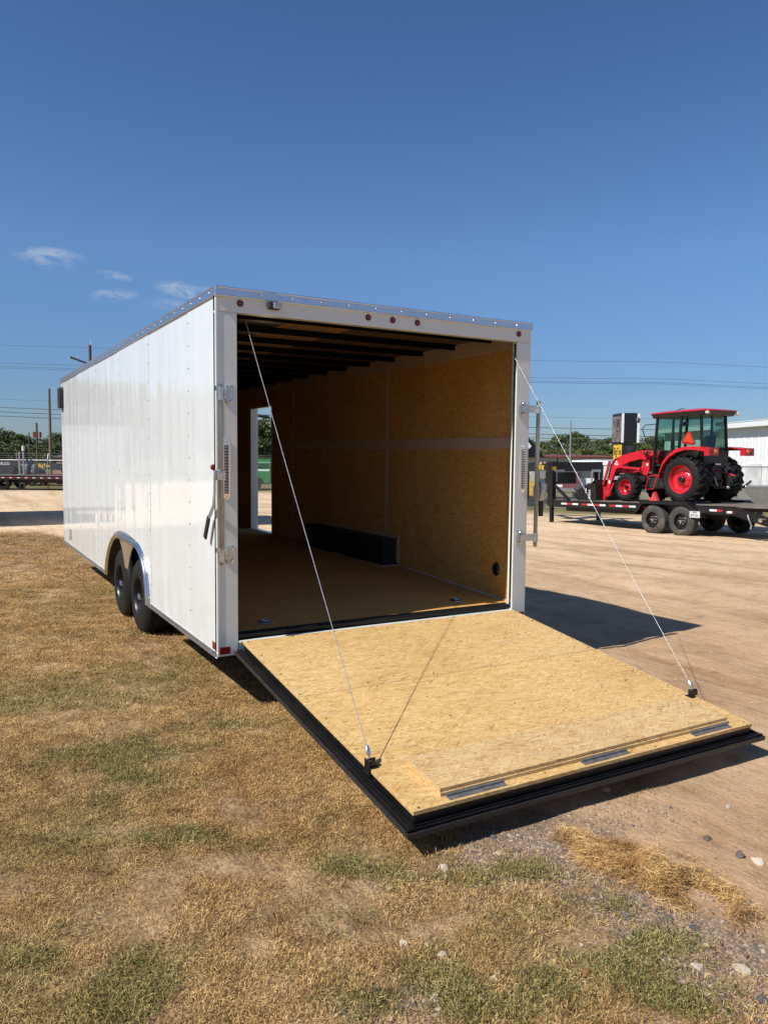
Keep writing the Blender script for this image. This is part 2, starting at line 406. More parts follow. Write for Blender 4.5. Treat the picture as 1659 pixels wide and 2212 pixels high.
def ripple(x, y):
    s = sdep(x, y); k = np.clip(1.2-s/40, .15, 1)
    r = ((fbm(x, y, .7, 1)-.5)*.05 + (fbm(x, y, 4.0, 2, 3)-.5)*.022 + (fbm(x*1.0-y*.3, y*.16, 2.2, 12, 3)-.5)*.07*np.clip((x-3)/2, 0, 1))*k
    near = np.clip(np.minimum(np.abs(y-2.95)-1.2, 9), 0, 1)
    return r
a1 = np.concatenate([np.arange(-2, 12, .11), 12*1.055**np.arange(1, 108)]); a1 = np.concatenate([-60*1.0-np.array([0, 200, 1200])[::-1], np.arange(-40, -2, 4), a1])
l1 = np.concatenate([np.arange(0, 9, .11), 9*1.06**np.arange(1, 100)]); l1 = np.concatenate([-l1[:0:-1], l1])
hd = np.array([CF[0], CF[1]]); hd /= np.linalg.norm(hd)
DD, LL = np.meshgrid(a1, l1, indexing='ij')
GX = CAMP[0]+hd[0]*DD+hd[1]*LL; GY = CAMP[1]+hd[1]*DD-hd[0]*LL
GZ = zg(GX, GY)+ripple(GX, GY)
nv, nh = GX.shape
me = bpy.data.meshes.new('ground')
me.vertices.add(nv*nh); me.vertices.foreach_set('co', np.stack([GX, GY, GZ], -1).reshape(-1).astype(np.float32))
ii = (np.arange(nv-1)[:, None]*nh+np.arange(nh-1)[None, :]).reshape(-1)
q = np.stack([ii, ii+nh, ii+nh+1, ii+1], -1).astype(np.int32)[:, ::-1]
me.loops.add(q.size); me.loops.foreach_set('vertex_index', q.reshape(-1))
me.polygons.add(len(q)); me.polygons.foreach_set('loop_start', np.arange(len(q), dtype=np.int32)*4); me.polygons.foreach_set('loop_total', np.full(len(q), 4, np.int32))
me.polygons.foreach_set('use_smooth', np.ones(len(q), bool)); me.update(calc_edges=True)
at_ = me.attributes.new('lawn', 'FLOAT', 'POINT'); at_.data.foreach_set('value', lawn(GX, GY).reshape(-1).astype(np.float32))
far = np.clip((sdep(GX, GY)-44-(fbm(GX, GY, .15, 5)-.5)*6)/3, 0, 1)
far = np.maximum(far, np.clip((sdep(GX, GY)-26.5)/1.5, 0, 1)*np.clip((GX-16)/3, 0, 1))
at_ = me.attributes.new('meadow', 'FLOAT', 'POINT'); at_.data.foreach_set('value', far.reshape(-1).astype(np.float32))
bx_ = np.interp(GY, [-4.2, -3.6, -2.9, -2.25, -2.1], [.80, .76, .69, .55, .5]); gm = np.exp(-((GX-bx_)/np.where(GY > -2.6, .55, .24))**2)*np.clip((-2.0-GY)/.2, 0, 1)*np.clip((GY+4.6)/.4, 0, 1)
gm = np.maximum(gm, np.exp(-((GX+.32)**2+(GY+2.97)**2)/.2**2))
at_ = me.attributes.new('gravelly', 'FLOAT', 'POINT'); at_.data.foreach_set('value', gm.reshape(-1).astype(np.float32))
def ground_mat():
    m, t, b = NT('ground'); v = posc(t)
    n1 = noise(t, v, .55, 6, .62); n2 = noise(t, v, 5, 5, .55); n3 = noise(t, v, 55, 4, .7); n4 = noise(t, v, 240, 3, .6)
    dirt = ramp(t, n1, ((.3, (.37, .235, .132)), (.5, (.46, .305, .18)), (.68, (.53, .375, .235))))
    sep = nn(t, 'ShaderNodeSeparateXYZ', {0: v})
    s_ = mth(t, 'ADD', mth(t, 'MULTIPLY', sep.outputs[0], .497), mth(t, 'MULTIPLY', sep.outputs[1], .868))
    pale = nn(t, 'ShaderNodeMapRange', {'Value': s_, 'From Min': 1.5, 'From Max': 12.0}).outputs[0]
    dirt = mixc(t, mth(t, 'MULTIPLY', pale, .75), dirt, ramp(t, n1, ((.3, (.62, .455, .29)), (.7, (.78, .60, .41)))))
    dirt = mixc(t, .75, dirt, ramp(t, n2, ((.25, (.70, .66, .60)), (.5, (1, 1, 1)), (.75, (1.08, 1.07, 1.05)))), 'MULTIPLY')
    # tyre tracks and scraped bands running along the yard
    trk = noise(t, mapped(t, v, (.9, .10, 1), (0, 0, .35)), 1.5, 5, .65)
    trk2 = mth(t, 'ADD', trk, noise(t, mapped(t, v, (5.5, .5, 1), (0, 0, .30)), 1.0, 5, .7))
    dirt = mixc(t, .8, dirt, ramp(t, trk, ((.36, (.76, .71, .65)), (.50, (1, 1, 1)), (.66, (1.06, 1.05, 1.04)))), 'MULTIPLY')
    dirt = mixc(t, .8, dirt, ramp(t, n3, ((.28, (.62, .58, .53)), (.45, (1, 1, 1)), (.72, (1.12, 1.1, 1.06)))), 'MULTIPLY')
    peb = nn(t, 'ShaderNodeTexVoronoi', {'Vector': v, 'Scale': 75.0}, voronoi_dimensions='3D'); ps = nn(t, 'ShaderNodeSeparateColor', {0: peb.outputs['Color']}).outputs
    pk = mth(t, 'MULTIPLY', mth(t, 'GREATER_THAN', ps[0], .93), ramp(t, peb.outputs['Distance'], ((.25, 1), (.42, 0))))
    dirt = mixc(t, mth(t, 'MULTIPLY', pk, .6), dirt, ramp(t, ps[1], ((.2, (.22, .18, .15)), (.6, (.62, .55, .46)))))
    chip = nn(t, 'ShaderNodeTexVoronoi', {'Vector': mapped(t, v, (14, 30, 1), (0, 0, .4)), 'Scale': 1.0}); cs = nn(t, 'ShaderNodeSeparateColor', {0: chip.outputs['Color']}).outputs
    ck = mth(t, 'MULTIPLY', mth(t, 'MULTIPLY', mth(t, 'GREATER_THAN', cs[0], .955), ramp(t, chip.outputs['Distance'], ((.12, 1), (.3, 0)))), ramp(t, n1, ((.42, 0), (.6, 1))))
    dirt = mixc(t, mth(t, 'MULTIPLY', ck, .7), dirt, (.13, .085, .05))
    soil = ramp(t, n2, ((.28, (.15, .085, .036)), (.5, (.36, .24, .125)), (.72, (.52, .37, .21))))
    soil = mixc(t, .9, soil, ramp(t, n3, ((.3, (.34, .31, .27)), (.55, (1, 1, 1)))), 'MULTIPLY')  # mottled soil; its dark specks also stand in for shade between the short blades
    la = nn(t, 'ShaderNodeAttribute', attribute_name='lawn').outputs['Fac']
    lk = mth(t, 'ADD', la, mth(t, 'MULTIPLY', mth(t, 'SUBTRACT', n2, .5), .9), clamp=True)
    lk = ramp(t, lk, ((.35, 0), (.6, 1)))
    gv = nn(t, 'ShaderNodeAttribute', attribute_name='gravelly').outputs['Fac']
    pv = nn(t, 'ShaderNodeTexVoronoi', {'Vector': v, 'Scale': 130.0}); pq = nn(t, 'ShaderNodeSeparateColor', {0: pv.outputs['Color']}).outputs
    grv = mixc(t, ramp(t, pv.outputs['Distance'], ((.3, 0), (.75, .8))), ramp(t, pq[0], ((0, (.10, .085, .07)), (.3, (.20, .135, .09)), (.7, (.33, .225, .145)), (1, (.46, .36, .26)))), (.10, .065, .04))
    fa = nn(t, 'ShaderNodeAttribute', attribute_name='meadow').outputs['Fac']
    c = mixc(t, lk, dirt, soil)
    gk = mth(t, 'ADD', gv, mth(t, 'MULTIPLY', mth(t, 'SUBTRACT', n2, .5), 1.1), clamp=True); c = mixc(t, ramp(t, gk, ((.3, 0), (.65, .85))), c, grv)
    mead = ramp(t, noise(t, v, 1.1, 6, .7), ((.3, (.085, .085, .030)), (.5, (.17, .15, .06)), (.7, (.25, .20, .09))))
    c = mixc(t, fa, c, mead)
    t.links.new(c, b.inputs['Base Color']); b.inputs['Roughness'].default_value = .95; b.inputs['Specular IOR Level'].default_value = .15
    h = mth(t, 'ADD', mth(t, 'MULTIPLY', n2, 1.6), mth(t, 'ADD', mth(t, 'MULTIPLY', n3, .55), mth(t, 'MULTIPLY', n4, .16)))
    h = mth(t, 'ADD', h, mth(t, 'ADD', mth(t, 'MULTIPLY', pk, .2), mth(t, 'MULTIPLY', trk2, 1.6)))
    bn = nn(t, 'ShaderNodeBump', {'Height': h, 'Strength': .9, 'Distance': .02}); t.links.new(bn.outputs[0], b.inputs['Normal'])
    return m
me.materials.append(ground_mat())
go = bpy.data.objects.new('ground', me); COL.objects.link(go); tag(go, 'sandy dirt yard and soil under the dry lawn', 'ground', kind='structure')
def gz(x, y): return float(zg(x, y)+ripple(x, y))
# ------------------------------------------------------------------ the white cargo trailer
T = empty('cargo_trailer', 'white enclosed cargo trailer with its rear ramp door lowered towards the grass', 'trailer')
TW, TL, ZB, ZT = 2.59, 7.40, .37, 2.76
ARCH = [(1.97, .37), (1.985, .50), (2.06, .67), (2.18, .78), (2.36, .845), (2.75, .86), (3.22, .86), (3.45, .82), (3.68, .70), (3.84, .54), (3.92, .37)]
def low(y):
    if y <= 1.97 or y >= 3.92: return ZB
    return float(np.interp(y, [a for a, _ in ARCH], [b for _, b in ARCH]))
SEAM = [.012, .64, 1.87, 3.155, 4.45, 5.79, 7.08, TL]
for k in range(7):
    a, b = SEAM[k], SEAM[k+1]
    ys = sorted(set([a+.001, b-.001] + [y for y, _ in ARCH if a+.01 < y < b-.01]))
    poly = [(y, low(y)) for y in ys] + [(b-.001, 2.715), (a+.001, 2.715)]
    o = .0022*(k % 2)
    B().prism(poly, 'x', .0+o, .016+o).obj('side_panel', WHITE, T, bevel=.0015, seg=1)
for y in SEAM[1:-1]:                                    # lapped joints
    B().bb((-.0016, y-.024, low(y)+.012), (.002, y+.0005, 2.709)).obj('panel_lap', WHITE, T, bevel=.0012, seg=1)
sc = B()
for k, y in enumerate(SEAM[1:-1]):
    z = 2.62
    while z > low(y)+.06:
        sc.sph((-.002, y-.012, z), .0068, 6, 4, (.7, 1, 1)); z -= .158
z = 2.62
while z > .45: sc.sph((-.0005, .02, z), .006, 6, 4, (.6, 1, 1)); z -= .158
sc.obj('screw_row', m_screw, T, stuff=True)
# right side wall, with the doorway
rw = B()
for lo, hi in (((2.574, .0, ZB), (2.59, 1.97, 2.715)), ((2.574, 1.972, .87), (2.59, 3.92, 2.715)), ((2.574, 3.922, ZB), (2.59, 5.40, 2.715)),
               ((2.574, 5.402, 2.39), (2.59, 6.27, 2.715)), ((2.574, 5.402, ZB), (2.59, 6.27, .50)), ((2.574, 6.272, ZB), (2.59, TL, 2.715))):
    B().bb(lo, hi).obj('side_panel', WHITE, T)
B().bb((.02, TL-.02, ZB), (2.57, TL, 2.715)).obj('front_wall', WHITE, T)
B().bb((-.005, -.008, ZB), (.0115, .0115, 2.708)).obj('corner_trim', m_post, T, bevel=.003)
# roof
B().bb((.004, .02, 2.722), (2.586, TL, 2.748)).obj('roof', m_alu, T)
def trim(p, q, n, name='roof_trim'):
    p = Vector(p); q = Vector(q); n = Vector(n); b = B()
    d = (q-p).normalized()
    b.bar(p+n*.001, q+n*.001, .05, .010, n); b.bar(p+Vector((0, 0, .026))+n*.004, q+Vector((0, 0, .026))+n*.004, .009, .016, n)
    b.bar(p-Vector((0, 0, .025))+n*.003, q-Vector((0, 0, .025))+n*.003, .008, .013, n)
    o = b.obj(name, m_alu, T, bevel=.002, seg=1)
    s = B(); L = (q-p).length; t = .1
    while t < L: s.sph(p+d*t+n*.006, .008, 6, 4); t += .212
    s.obj('screw', m_zinc, o, stuff=True)
trim((-.003, -.006, 2.735), (-.003, TL, 2.735), (-1, 0, 0)); trim((2.593, -.006, 2.735), (2.593, TL, 2.735), (1, 0, 0))
trim((-.006, -.014, 2.735), (2.596, -.014, 2.735), (0, -1, 0))
B().bb((-.012, -.026, 2.70), (.006, -.002, 2.766)).obj('corner_cap', m_zinc, T, bevel=.006)
# bottom skirt trims
for a, b in ((.0, 1.965), (3.925, TL)):
    sk = B(); sk.bb((-.006, a, .362), (.004, b, .395)); sk.bb((-.012, a, .358), (.004, b, .366))
    sko = sk.obj('skirt_trim', m_alu, T, bevel=.0015, seg=1)
s = B(); y = .12
while y < TL:
    if not 1.9 < y < 4.0: s.sph((-.007, y, .381), .007, 6, 4)
    y += .27
s.obj('screw', m_screw, sko, stuff=True)
# chassis under the body
u = B()
for y in np.arange(.25, 7.3, .41):
    e_ = .32 if 1.88 < y < 3.95 else .05; u.bb((e_, y, .315), (2.59-e_, y+.05, .368))
for x in (.33, 2.21): u.bb((x, .1, .20), (x+.05, 7.3, .312))
u.obj('chassis', m_blackm, T)
for x in (2.59, ):                                   # tongue
    tg = B(); tg.bar((.4, 7.3, .28), (1.295, 8.75, .30), .06, .1); tg.bar((2.19, 7.3, .28), (1.295, 8.75, .30), .06, .1)
    tg.cyl((1.295, 8.55, -.12), (1.295, 8.55, .75), .035); tg.obj('tongue', m_blackm, T)
# floors
for lo, hi in (((.07, 1.80), (2.51, 1.918)), ((.312, 1.919), (2.342, 3.892)), ((.07, 3.893), (2.51, 7.33))): B().bb((*lo, .535), (*hi, .565)).obj('floor_panel', OSB_F, T)
B().hexa([(.07, .06, .465), (2.51, .06, .465), (2.51, 1.798, .535), (.07, 1.798, .535), (.07, .06, .497), (2.51, .06, .497), (2.51, 1.798, .565), (.07, 1.798, .565)]).obj('floor_panel', OSB_F, T)
# inside walls: strand board sheets with vinyl strips over the joints
m_strip = pm('vinyl strip', (.52, .39, .28), .45, 0, .06, 4)
IY = [.06, 2.16, 4.66, 7.33]
def sheets(x0, x1, xs, door):
    zt_ = .8435 if door else .878
    for k in range(3):
        a, b = IY[k]+.003, IY[k+1]-.003
        for lo, hi in ((.565, 1.815), (1.818, 2.70)):
            if door and k == 2:
                parts = [((a, lo), (5.42, hi)), ((6.26, lo), (b, hi))]
                if hi > 2.3: parts.append(((5.422, 2.37), (6.258, hi)))
            elif lo > 1 or k == 2: parts = [((a, lo), (b, hi))]
            elif k == 0: parts = [((a, .50), (1.90, hi)), ((1.902, zt_), (b, hi))]
            else: parts = [((a, zt_), (3.898, hi)), ((3.90, lo), (b, hi))]
            for (ya, za), (yb, zb) in parts: B().bb((x0, ya, za), (x1, yb, zb)).obj('wall_board', OSB_W, T)
    for y in IY[1:3]: B().bb((min(x0, x1)-.003 if xs < 0 else x1+.0, y-.022, .88 if y < 3 else .57), (x0 if xs < 0 else x1+.003, y+.022, 2.58)).obj('joint_strip', m_strip, T)
    X0 = x0-.004 if xs < 0 else x1+.004
    y1 = 5.40 if door else 7.3
    B().bb((min(X0, X0-xs*.006), .10, 1.765), (max(X0, X0-xs*.006), y1, 1.862)).obj('joint_strip', m_strip, T, bevel=.002, seg=1)
    B().bb((min(X0, X0-xs*.006), .07, 2.575), (max(X0, X0-xs*.006), 7.3, 2.70)).obj('cove_strip', m_strip, T, bevel=.002, seg=1)
    B().bb((min(X0, X0-xs*.012), 3.91, .566), (max(X0, X0-xs*.012), y1, .582)).obj('base_strip', m_strip, T)
sheets(2.51, 2.522, -1, True); sheets(.058, .07, 1, False)
B().hexa([(2.494, .1, .499), (2.508, .1, .499), (2.508, 1.8, .566), (2.494, 1.8, .566), (2.502, .1, .513), (2.508, .1, .513), (2.508, 1.8, .58), (2.502, 1.8, .58)]).obj('base_strip', m_strip, T)
B().bb((2.484, .062, .50), (2.508, .10, 2.62)).obj('jamb_strip', m_strip, T)
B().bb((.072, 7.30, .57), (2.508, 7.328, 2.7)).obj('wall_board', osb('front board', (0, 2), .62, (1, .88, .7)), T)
# ceiling: roof sheet underside and steel bows
m_roofu = pm('roof underside', (.26, .21, .16), .28, .8, .5, 2, .05, 8, stretch=(.5, 7, 1))
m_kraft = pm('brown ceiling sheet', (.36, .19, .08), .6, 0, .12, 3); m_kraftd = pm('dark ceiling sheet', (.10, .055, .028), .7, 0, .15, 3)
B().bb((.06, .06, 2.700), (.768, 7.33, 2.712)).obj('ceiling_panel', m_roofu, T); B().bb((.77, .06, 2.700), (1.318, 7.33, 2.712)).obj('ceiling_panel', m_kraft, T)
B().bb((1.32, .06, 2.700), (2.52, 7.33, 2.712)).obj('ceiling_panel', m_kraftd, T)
m_bow = pm('black roof bow', (.005, .005, .005), .8, spec=.05)
for i in range(13):
    y = .40+.535*i; b = B(); b.bb((.06, y, 2.655), (2.52, y+.032, 2.697)); b.bb((.06, y-.018, 2.693), (2.52, y+.05, 2.698)); b.obj('roof_bow', m_bow, T)
B().bb((.072, .065, 2.625), (2.50, .12, 2.698)).obj('spring_cover', m_blackm, T)
# wheel box
wb = B().bb((2.345, 1.92, .566), (2.54, 3.88, .842)).obj('wheel_box', m_blackm, T, bevel=.008)
e = B(); e.bb((2.328, 1.905, .566), (2.344, 3.89, .576)); e.bb((2.344, 1.90, .566), (2.509, 1.918, .576)); e.bb((2.497, 1.885, .60), (2.508, 1.918, .875)); e.bb((2.497, 1.9, .845), (2.508, 3.9, .875)); e.obj('edging', m_strip, wb)
wl = B()
for lo, hi in (((.058, 1.906, .866), (.312, 3.894, .876)), ((.304, 1.906, .40), (.312, 3.894, .865)), ((.02, 1.906, .40), (.303, 1.914, .865)), ((.02, 3.93, .40), (.303, 3.938, .865))): wl.bb(lo, hi)
wl.obj('wheel_box', m_blackm, T)
# vent
v = B().lathe([(.0001, 2.494), (.045, 2.494), (.052, 2.500), (.058, 2.509)], (0, .28, .75), 'x', 28)
v.v = [(x, .28+(y-.28)*.8, .75+(z-.75)*1.02) for x, y, z in v.v]
vo = v.obj('wall_vent', m_black, T, smooth=True)
s = B()
for a in (1.5, 3.6, 5.8): s.sph((2.4945, .28+.037*math.cos(a), .75+.046*math.sin(a)), .0045, 6, 4)
s.obj('screw', m_zinc, vo, stuff=True)
# tie-down rings let into the floor
def dring(x, y):
    z = .498+.0391*(y-.06)
    b = B(); b.bb((x-.055, y-.06, z-.002), (x+.055, y+.06, z+.004)); p = b.obj('tie_down', m_galv, T, bevel=.002, seg=1)
    c = B().lathe([(.044, z+.0052), (.040, z+.006), (.025, z+.0045), (.0001, z+.0044)], (x, y, 0), 'z', 24); c.obj('cup', m_blackm, p, smooth=True)
    r = B(); r.tube([(x+.032*math.cos(t), y+.032*math.sin(t), z+.012) for t in np.linspace(0, 6.2, 22)], .006, 6); r.obj('ring', m_zinc, p, smooth=True)
dring(.43, .27); dring(2.13, .32)
# rear frame
for xa, xb in ((.0, .140), (2.450, 2.59)):
    B().bb((xa, -.004, .368), (xb, .056, 2.612)).obj('rear_post', m_post, T, bevel=.006)
B().bb((.142, -.0, .385), (2.448, .05, .455)).obj('rear_sill', m_post, T, bevel=.004)
B().bb((.0, -.006, 2.612), (2.59, .058, 2.712)).obj('header', m_post, T, bevel=.004)
B().bb((.146, .052, .456), (2.446, .078, .508)).obj('threshold_seal', m_rubber, T, bevel=.012)
B().bb((.146, .02, .470), (2.446, .05, .502)).obj('threshold_seal', m_rubber, T, bevel=.008)
B().bb((.145, -.03, .452), (2.446, .012, .462)).obj('hinge_strip', m_post, T)
B().bb((2.4465, .004, .47), (2.4495, .03, 2.60)).obj('reveal_seal', m_alu, T)
# lights on the header
for x in (.16, 1.10, 1.30, 1.51, 2.46):
    bz = B().lathe([(.0215, -.006), (.0215, -.013), (.017, -.0155), (.0001, -.0156)], (x, 0, 2.672), 'y', 20).obj('marker_light', m_blackm, T, smooth=True)
    B().lathe([(.016, -.0155), (.014, -.021), (.008, -.024), (.0001, -.0245)], (x, 0, 2.672), 'y', 16).obj('lens', m_redlens, bz, smooth=True)
lo = B().bb((.345, -.040, 2.652), (.425, -.007, 2.700)).obj('loading_light', m_blackm, T, bevel=.01)
B().bb((.372, -.058, 2.655), (.428, -.0405, 2.698)).obj('lens', m_galv, lo, bevel=.008)
e = B(); e.sph((.338, -.008, 2.674), .007, 6, 4); e.sph((.433, -.008, 2.672), .007, 6, 4); e.obj('screw', m_zinc, lo, stuff=True)
# slim tail lights
def tail(x):
    pts = [(x-.026+.026*(1-math.cos(t)), 1.782+.026*math.sin(t)) for t in np.linspace(0, math.pi, 9)]
    pts = [(x+.026*math.cos(t), 1.775+.026*math.sin(t)) for t in np.linspace(0, math.pi, 9)] + [(x+.026*math.cos(t), 1.43+.026*math.sin(t)) for t in np.linspace(math.pi, 2*math.pi, 9)]
    b = B(); b.prism(pts, 'y', -.012, -.0042); p = b.obj('tail_light', m_chrome, T, bevel=.003)
    l = B(); l.bb((x-.014, -.019, 1.445), (x+.014, -.0122, 1.76)); l.obj('lens', m_clear, p, bevel=.003)
    d = B()
    for i in range(16):
        for sx in (-.006, .007): d.sph((x+sx, -.0195, 1.458+.0193*i), .0052, 6, 4)
    d.obj('led_row', m_chrome, p, stuff=True)
    s = B(); s.sph((x, -.0125, 1.783), .008, 8, 4); s.sph((x, -.0125, 1.422), .008, 8, 4); s.obj('screw', m_zinc, p, stuff=True)
tail(.062); tail(2.535)
# reflectors and side marker
B().bb((.010, -.009, .383), (.083, -.0045, .432)).obj('reflector', m_redlens, T, bevel=.003); B().bb((2.505, -.009, .383), (2.58, -.0045, .432)).obj('reflector', m_redlens, T, bevel=.003)
B().bb((-.005, .035, .405), (-.0005, .105, .455)).obj('reflector', m_redlens, T, bevel=.002)
B().lathe([(.02, 0), (.02, -.008), (.012, -.02), (.0001, -.022)], (-.001, .055, 1.615), 'x', 16).obj('side_marker', m_redlens, T, smooth=True)
# bar locks
def plate(x, z, T_):
    b = B(); b.bb((x, -.011, z-.06), (x+.062, -.0045, z+.06)); p = b.obj('hinge_plate', m_zinc, T_, bevel=.003)
    for dz in (-.041, .041): B().sph((x+.044, -.013, z+dz), .011, 8, 5, (1, .7, 1)).obj('bolt', m_chrome, p, smooth=True)
    k = B(); k.cyl((x+.008, -.020, z-.058), (x+.008, -.020, z+.058), .010, n=10); k.bb((x-.003, -.03, z-.028), (x+.024, -.0115, z+.028)); k.obj('knuckle', m_galv, p, smooth=True)
    return p
for z in (2.085, 1.045): plate(.052, z, T)
bl = B(); bl.cyl((.012, -.052, .985), (.012, -.052, 2.145), .0165, n=14); blo = bl.obj('lock_bar', m_bar, T, smooth=True)
for z in (2.085, 1.045):
    k = B(); k.bb((.01, -.042, z-.028), (.062, -.028, z+.028)); k.cyl((.012, -.052, z-.04), (.012, -.052, z+.04), .0225, n=14); k.bb((-.014, -.066, z+.02), (.03, -.02, z+.05)); k.obj('bar_keeper', m_zinc, blo)
h = B(); h.bb((-.022, -.075, 1.535), (.036, -.035, 1.60)); h.obj('handle_hub', m_zinc, blo, bevel=.006)
hp = [(-.026, -.05, 1.60), (-.03, -.052, 1.52), (-.03, -.048, 1.44), (-.032, -.03, 1.37), (-.034, .02, 1.32), (-.036, .07, 1.28)]
hb = B()
for p, q in zip(hp[:-1], hp[1:]): hb.bar(p, q, .007, .034, (0, 1, .3))
hb.obj('handle', m_galv, blo)
B().bar((-.036, .06, 1.29), (-.040, .135, 1.145), .016, .044, (0, 1, .4)).obj('grip', m_blackm, blo, bevel=.005)
for z in (2.085, 1.045): plate(2.475, z, T)
br = B(); br.cyl((2.652, -.04, .97), (2.652, -.04, 2.15), .0165, n=14); bro = br.obj('lock_bar', m_bar, T, smooth=True)
for z in (2.085, 1.045):
    k = B(); k.bb((2.50, -.036, z-.028), (2.65, -.024, z+.028)); k.cyl((2.652, -.04, z-.035), (2.652, -.04, z+.035), .0225, n=14); k.obj('bar_keeper', m_zinc, bro)
h = B(); h.bb((2.668, -.055, 1.525), (2.735, -.025, 1.595)); h.obj('handle_hub', m_zinc, bro, bevel=.006)
hp = [(2.700, -.03, 1.53), (2.716, -.045, 1.49), (2.722, -.05, 1.44), (2.715, -.04, 1.38), (2.712, -.03, 1.34)]
hb = B()
for p, q in zip(hp[:-1], hp[1:]): hb.bar(p, q, .045, .008, (0, 1, 0))
hb.obj('handle', m_galv, bro)
B().bb((2.692, -.036, 1.215), (2.736, -.020, 1.345)).obj('grip', m_blackm, bro, bevel=.005)
# side door folded back against the front part of the right side
dr = B().bb((2.60, 6.30, .47), (2.63, 7.12, 2.38)).obj('side_door', WHITE, T, bevel=.004)
B().bb((2.598, 6.292, .465), (2.632, 6.300, 2.385)).obj('edge_trim', m_post, dr)
fr = B(); fr.bb((2.505, 6.255, .50), (2.592, 6.275, 2.39)); fr.bb((2.505, 5.40, 2.37), (2.592, 6.255, 2.39)); fr.bb((2.505, 5.40, .54), (2.592, 5.42, 2.37)); fr.bb((2.505, 5.42, .54), (2.60, 6.255, .566)); fr.obj('door_frame', m_post, T)
for z in (.62, 1.42, 2.2):
    k = B(); k.cyl((2.596, 6.282, z-.05), (2.596, 6.282, z+.05), .012, n=10); k.obj('door_hinge', m_zinc, dr, smooth=True)
# side vent near the front corner
v = B(); v.prism([(7.13, 2.36), (7.13, 2.60), (7.16, 2.63), (7.34, 2.63), (7.37, 2.60), (7.37, 2.36), (7.34, 2.33), (7.16, 2.33)], 'x', -.055, -.001)
v.xf(lambda p: Vector((p.x if p.x > -.02 else p.x, p.y, p.z)))
vo = v.obj('side_vent', m_blackm, T, bevel=.01)
# small placard at the front corner
pl = B(); random.seed(2)
for i in range(7): pl.bb((-.001, 6.62, .465+.022*i), (.0, 6.62+.20*random.uniform(.6, 1), .476+.022*i))
pl.obj('placard_print', m_blk, T, stuff=True)
# fender trim and the spade between the wheels
ft = B(); path = [(y, z) for y, z in ARCH]; sm = []
for i in range(len(path)-1):
    for k in range(4):
        t = k/4; sm.append((path[i][0]*(1-t)+path[i+1][0]*t, path[i][1]*(1-t)+path[i+1][1]*t))
sm.append(path[-1]); P3 = np.array(sm)
for _ in range(3): P3[1:-1] = (P3[:-2]+2*P3[1:-1]+P3[2:])/4
cen = np.array([2.95, .42])
def ring(off, x, r):
    d = P3-cen; d = d/np.linalg.norm(d, axis=1)[:, None]; q = P3+d*off
    return [(x, a, b) for a, b in q]
ft.tube(ring(.012, -.016, 0), .017, 8); ft.tube(ring(-.012, -.012, 0), .010, 8); ft.tube(ring(.040, -.006, 0), .011, 8)
d = P3-cen; d = d/np.linalg.norm(d, axis=1)[:, None]
for i in range(len(P3)-1):
    a, b, c, e = P3[i]-d[i]*.02, P3[i+1]-d[i+1]*.02, P3[i+1]+d[i+1]*.062, P3[i]+d[i]*.062
    ft.add([(-.004, *a), (-.004, *b), (-.004, *c), (-.004, *e)], [(0, 1, 2, 3)])
fo = ft.obj('fender_trim', m_trim, T, smooth=True)
s = B()
for i in range(2, len(P3)-1, 5):
    q = P3[i]+d[i]*.052; s.sph((-.006, q[0], q[1]), .009, 6, 4)
s.obj('screw', m_zinc, fo, stuff=True)
sp = [(2.30, .868)]
for t in np.linspace(0, 1, 9): sp.append((2.42+.47*t**.8-.0, .86-.30*t**1.9+0))
for t in np.linspace(0, 1, 9): sp.append((3.01+.47*(1-(1-t)**.8) if False else 3.02+.48*(1-(1-t)**.8), .56+.30*(1-(1-t)**1.9)))
sp.append((3.60, .868))
B().prism(sp, 'x', .012, .02).obj('fender_spade', pm('spade aluminium', (.78, .76, .72), .22, .9, .05, 10), T)
wl = B()
for i in range(len(P3)-1):
    a, b = P3[i], P3[i+1]; wl.add([(.003, *a), (.003, *b), (.302, *b), (.302, *a)], [(0, 1, 2, 3)])
wl.obj('wheel_well', m_blackm, T)
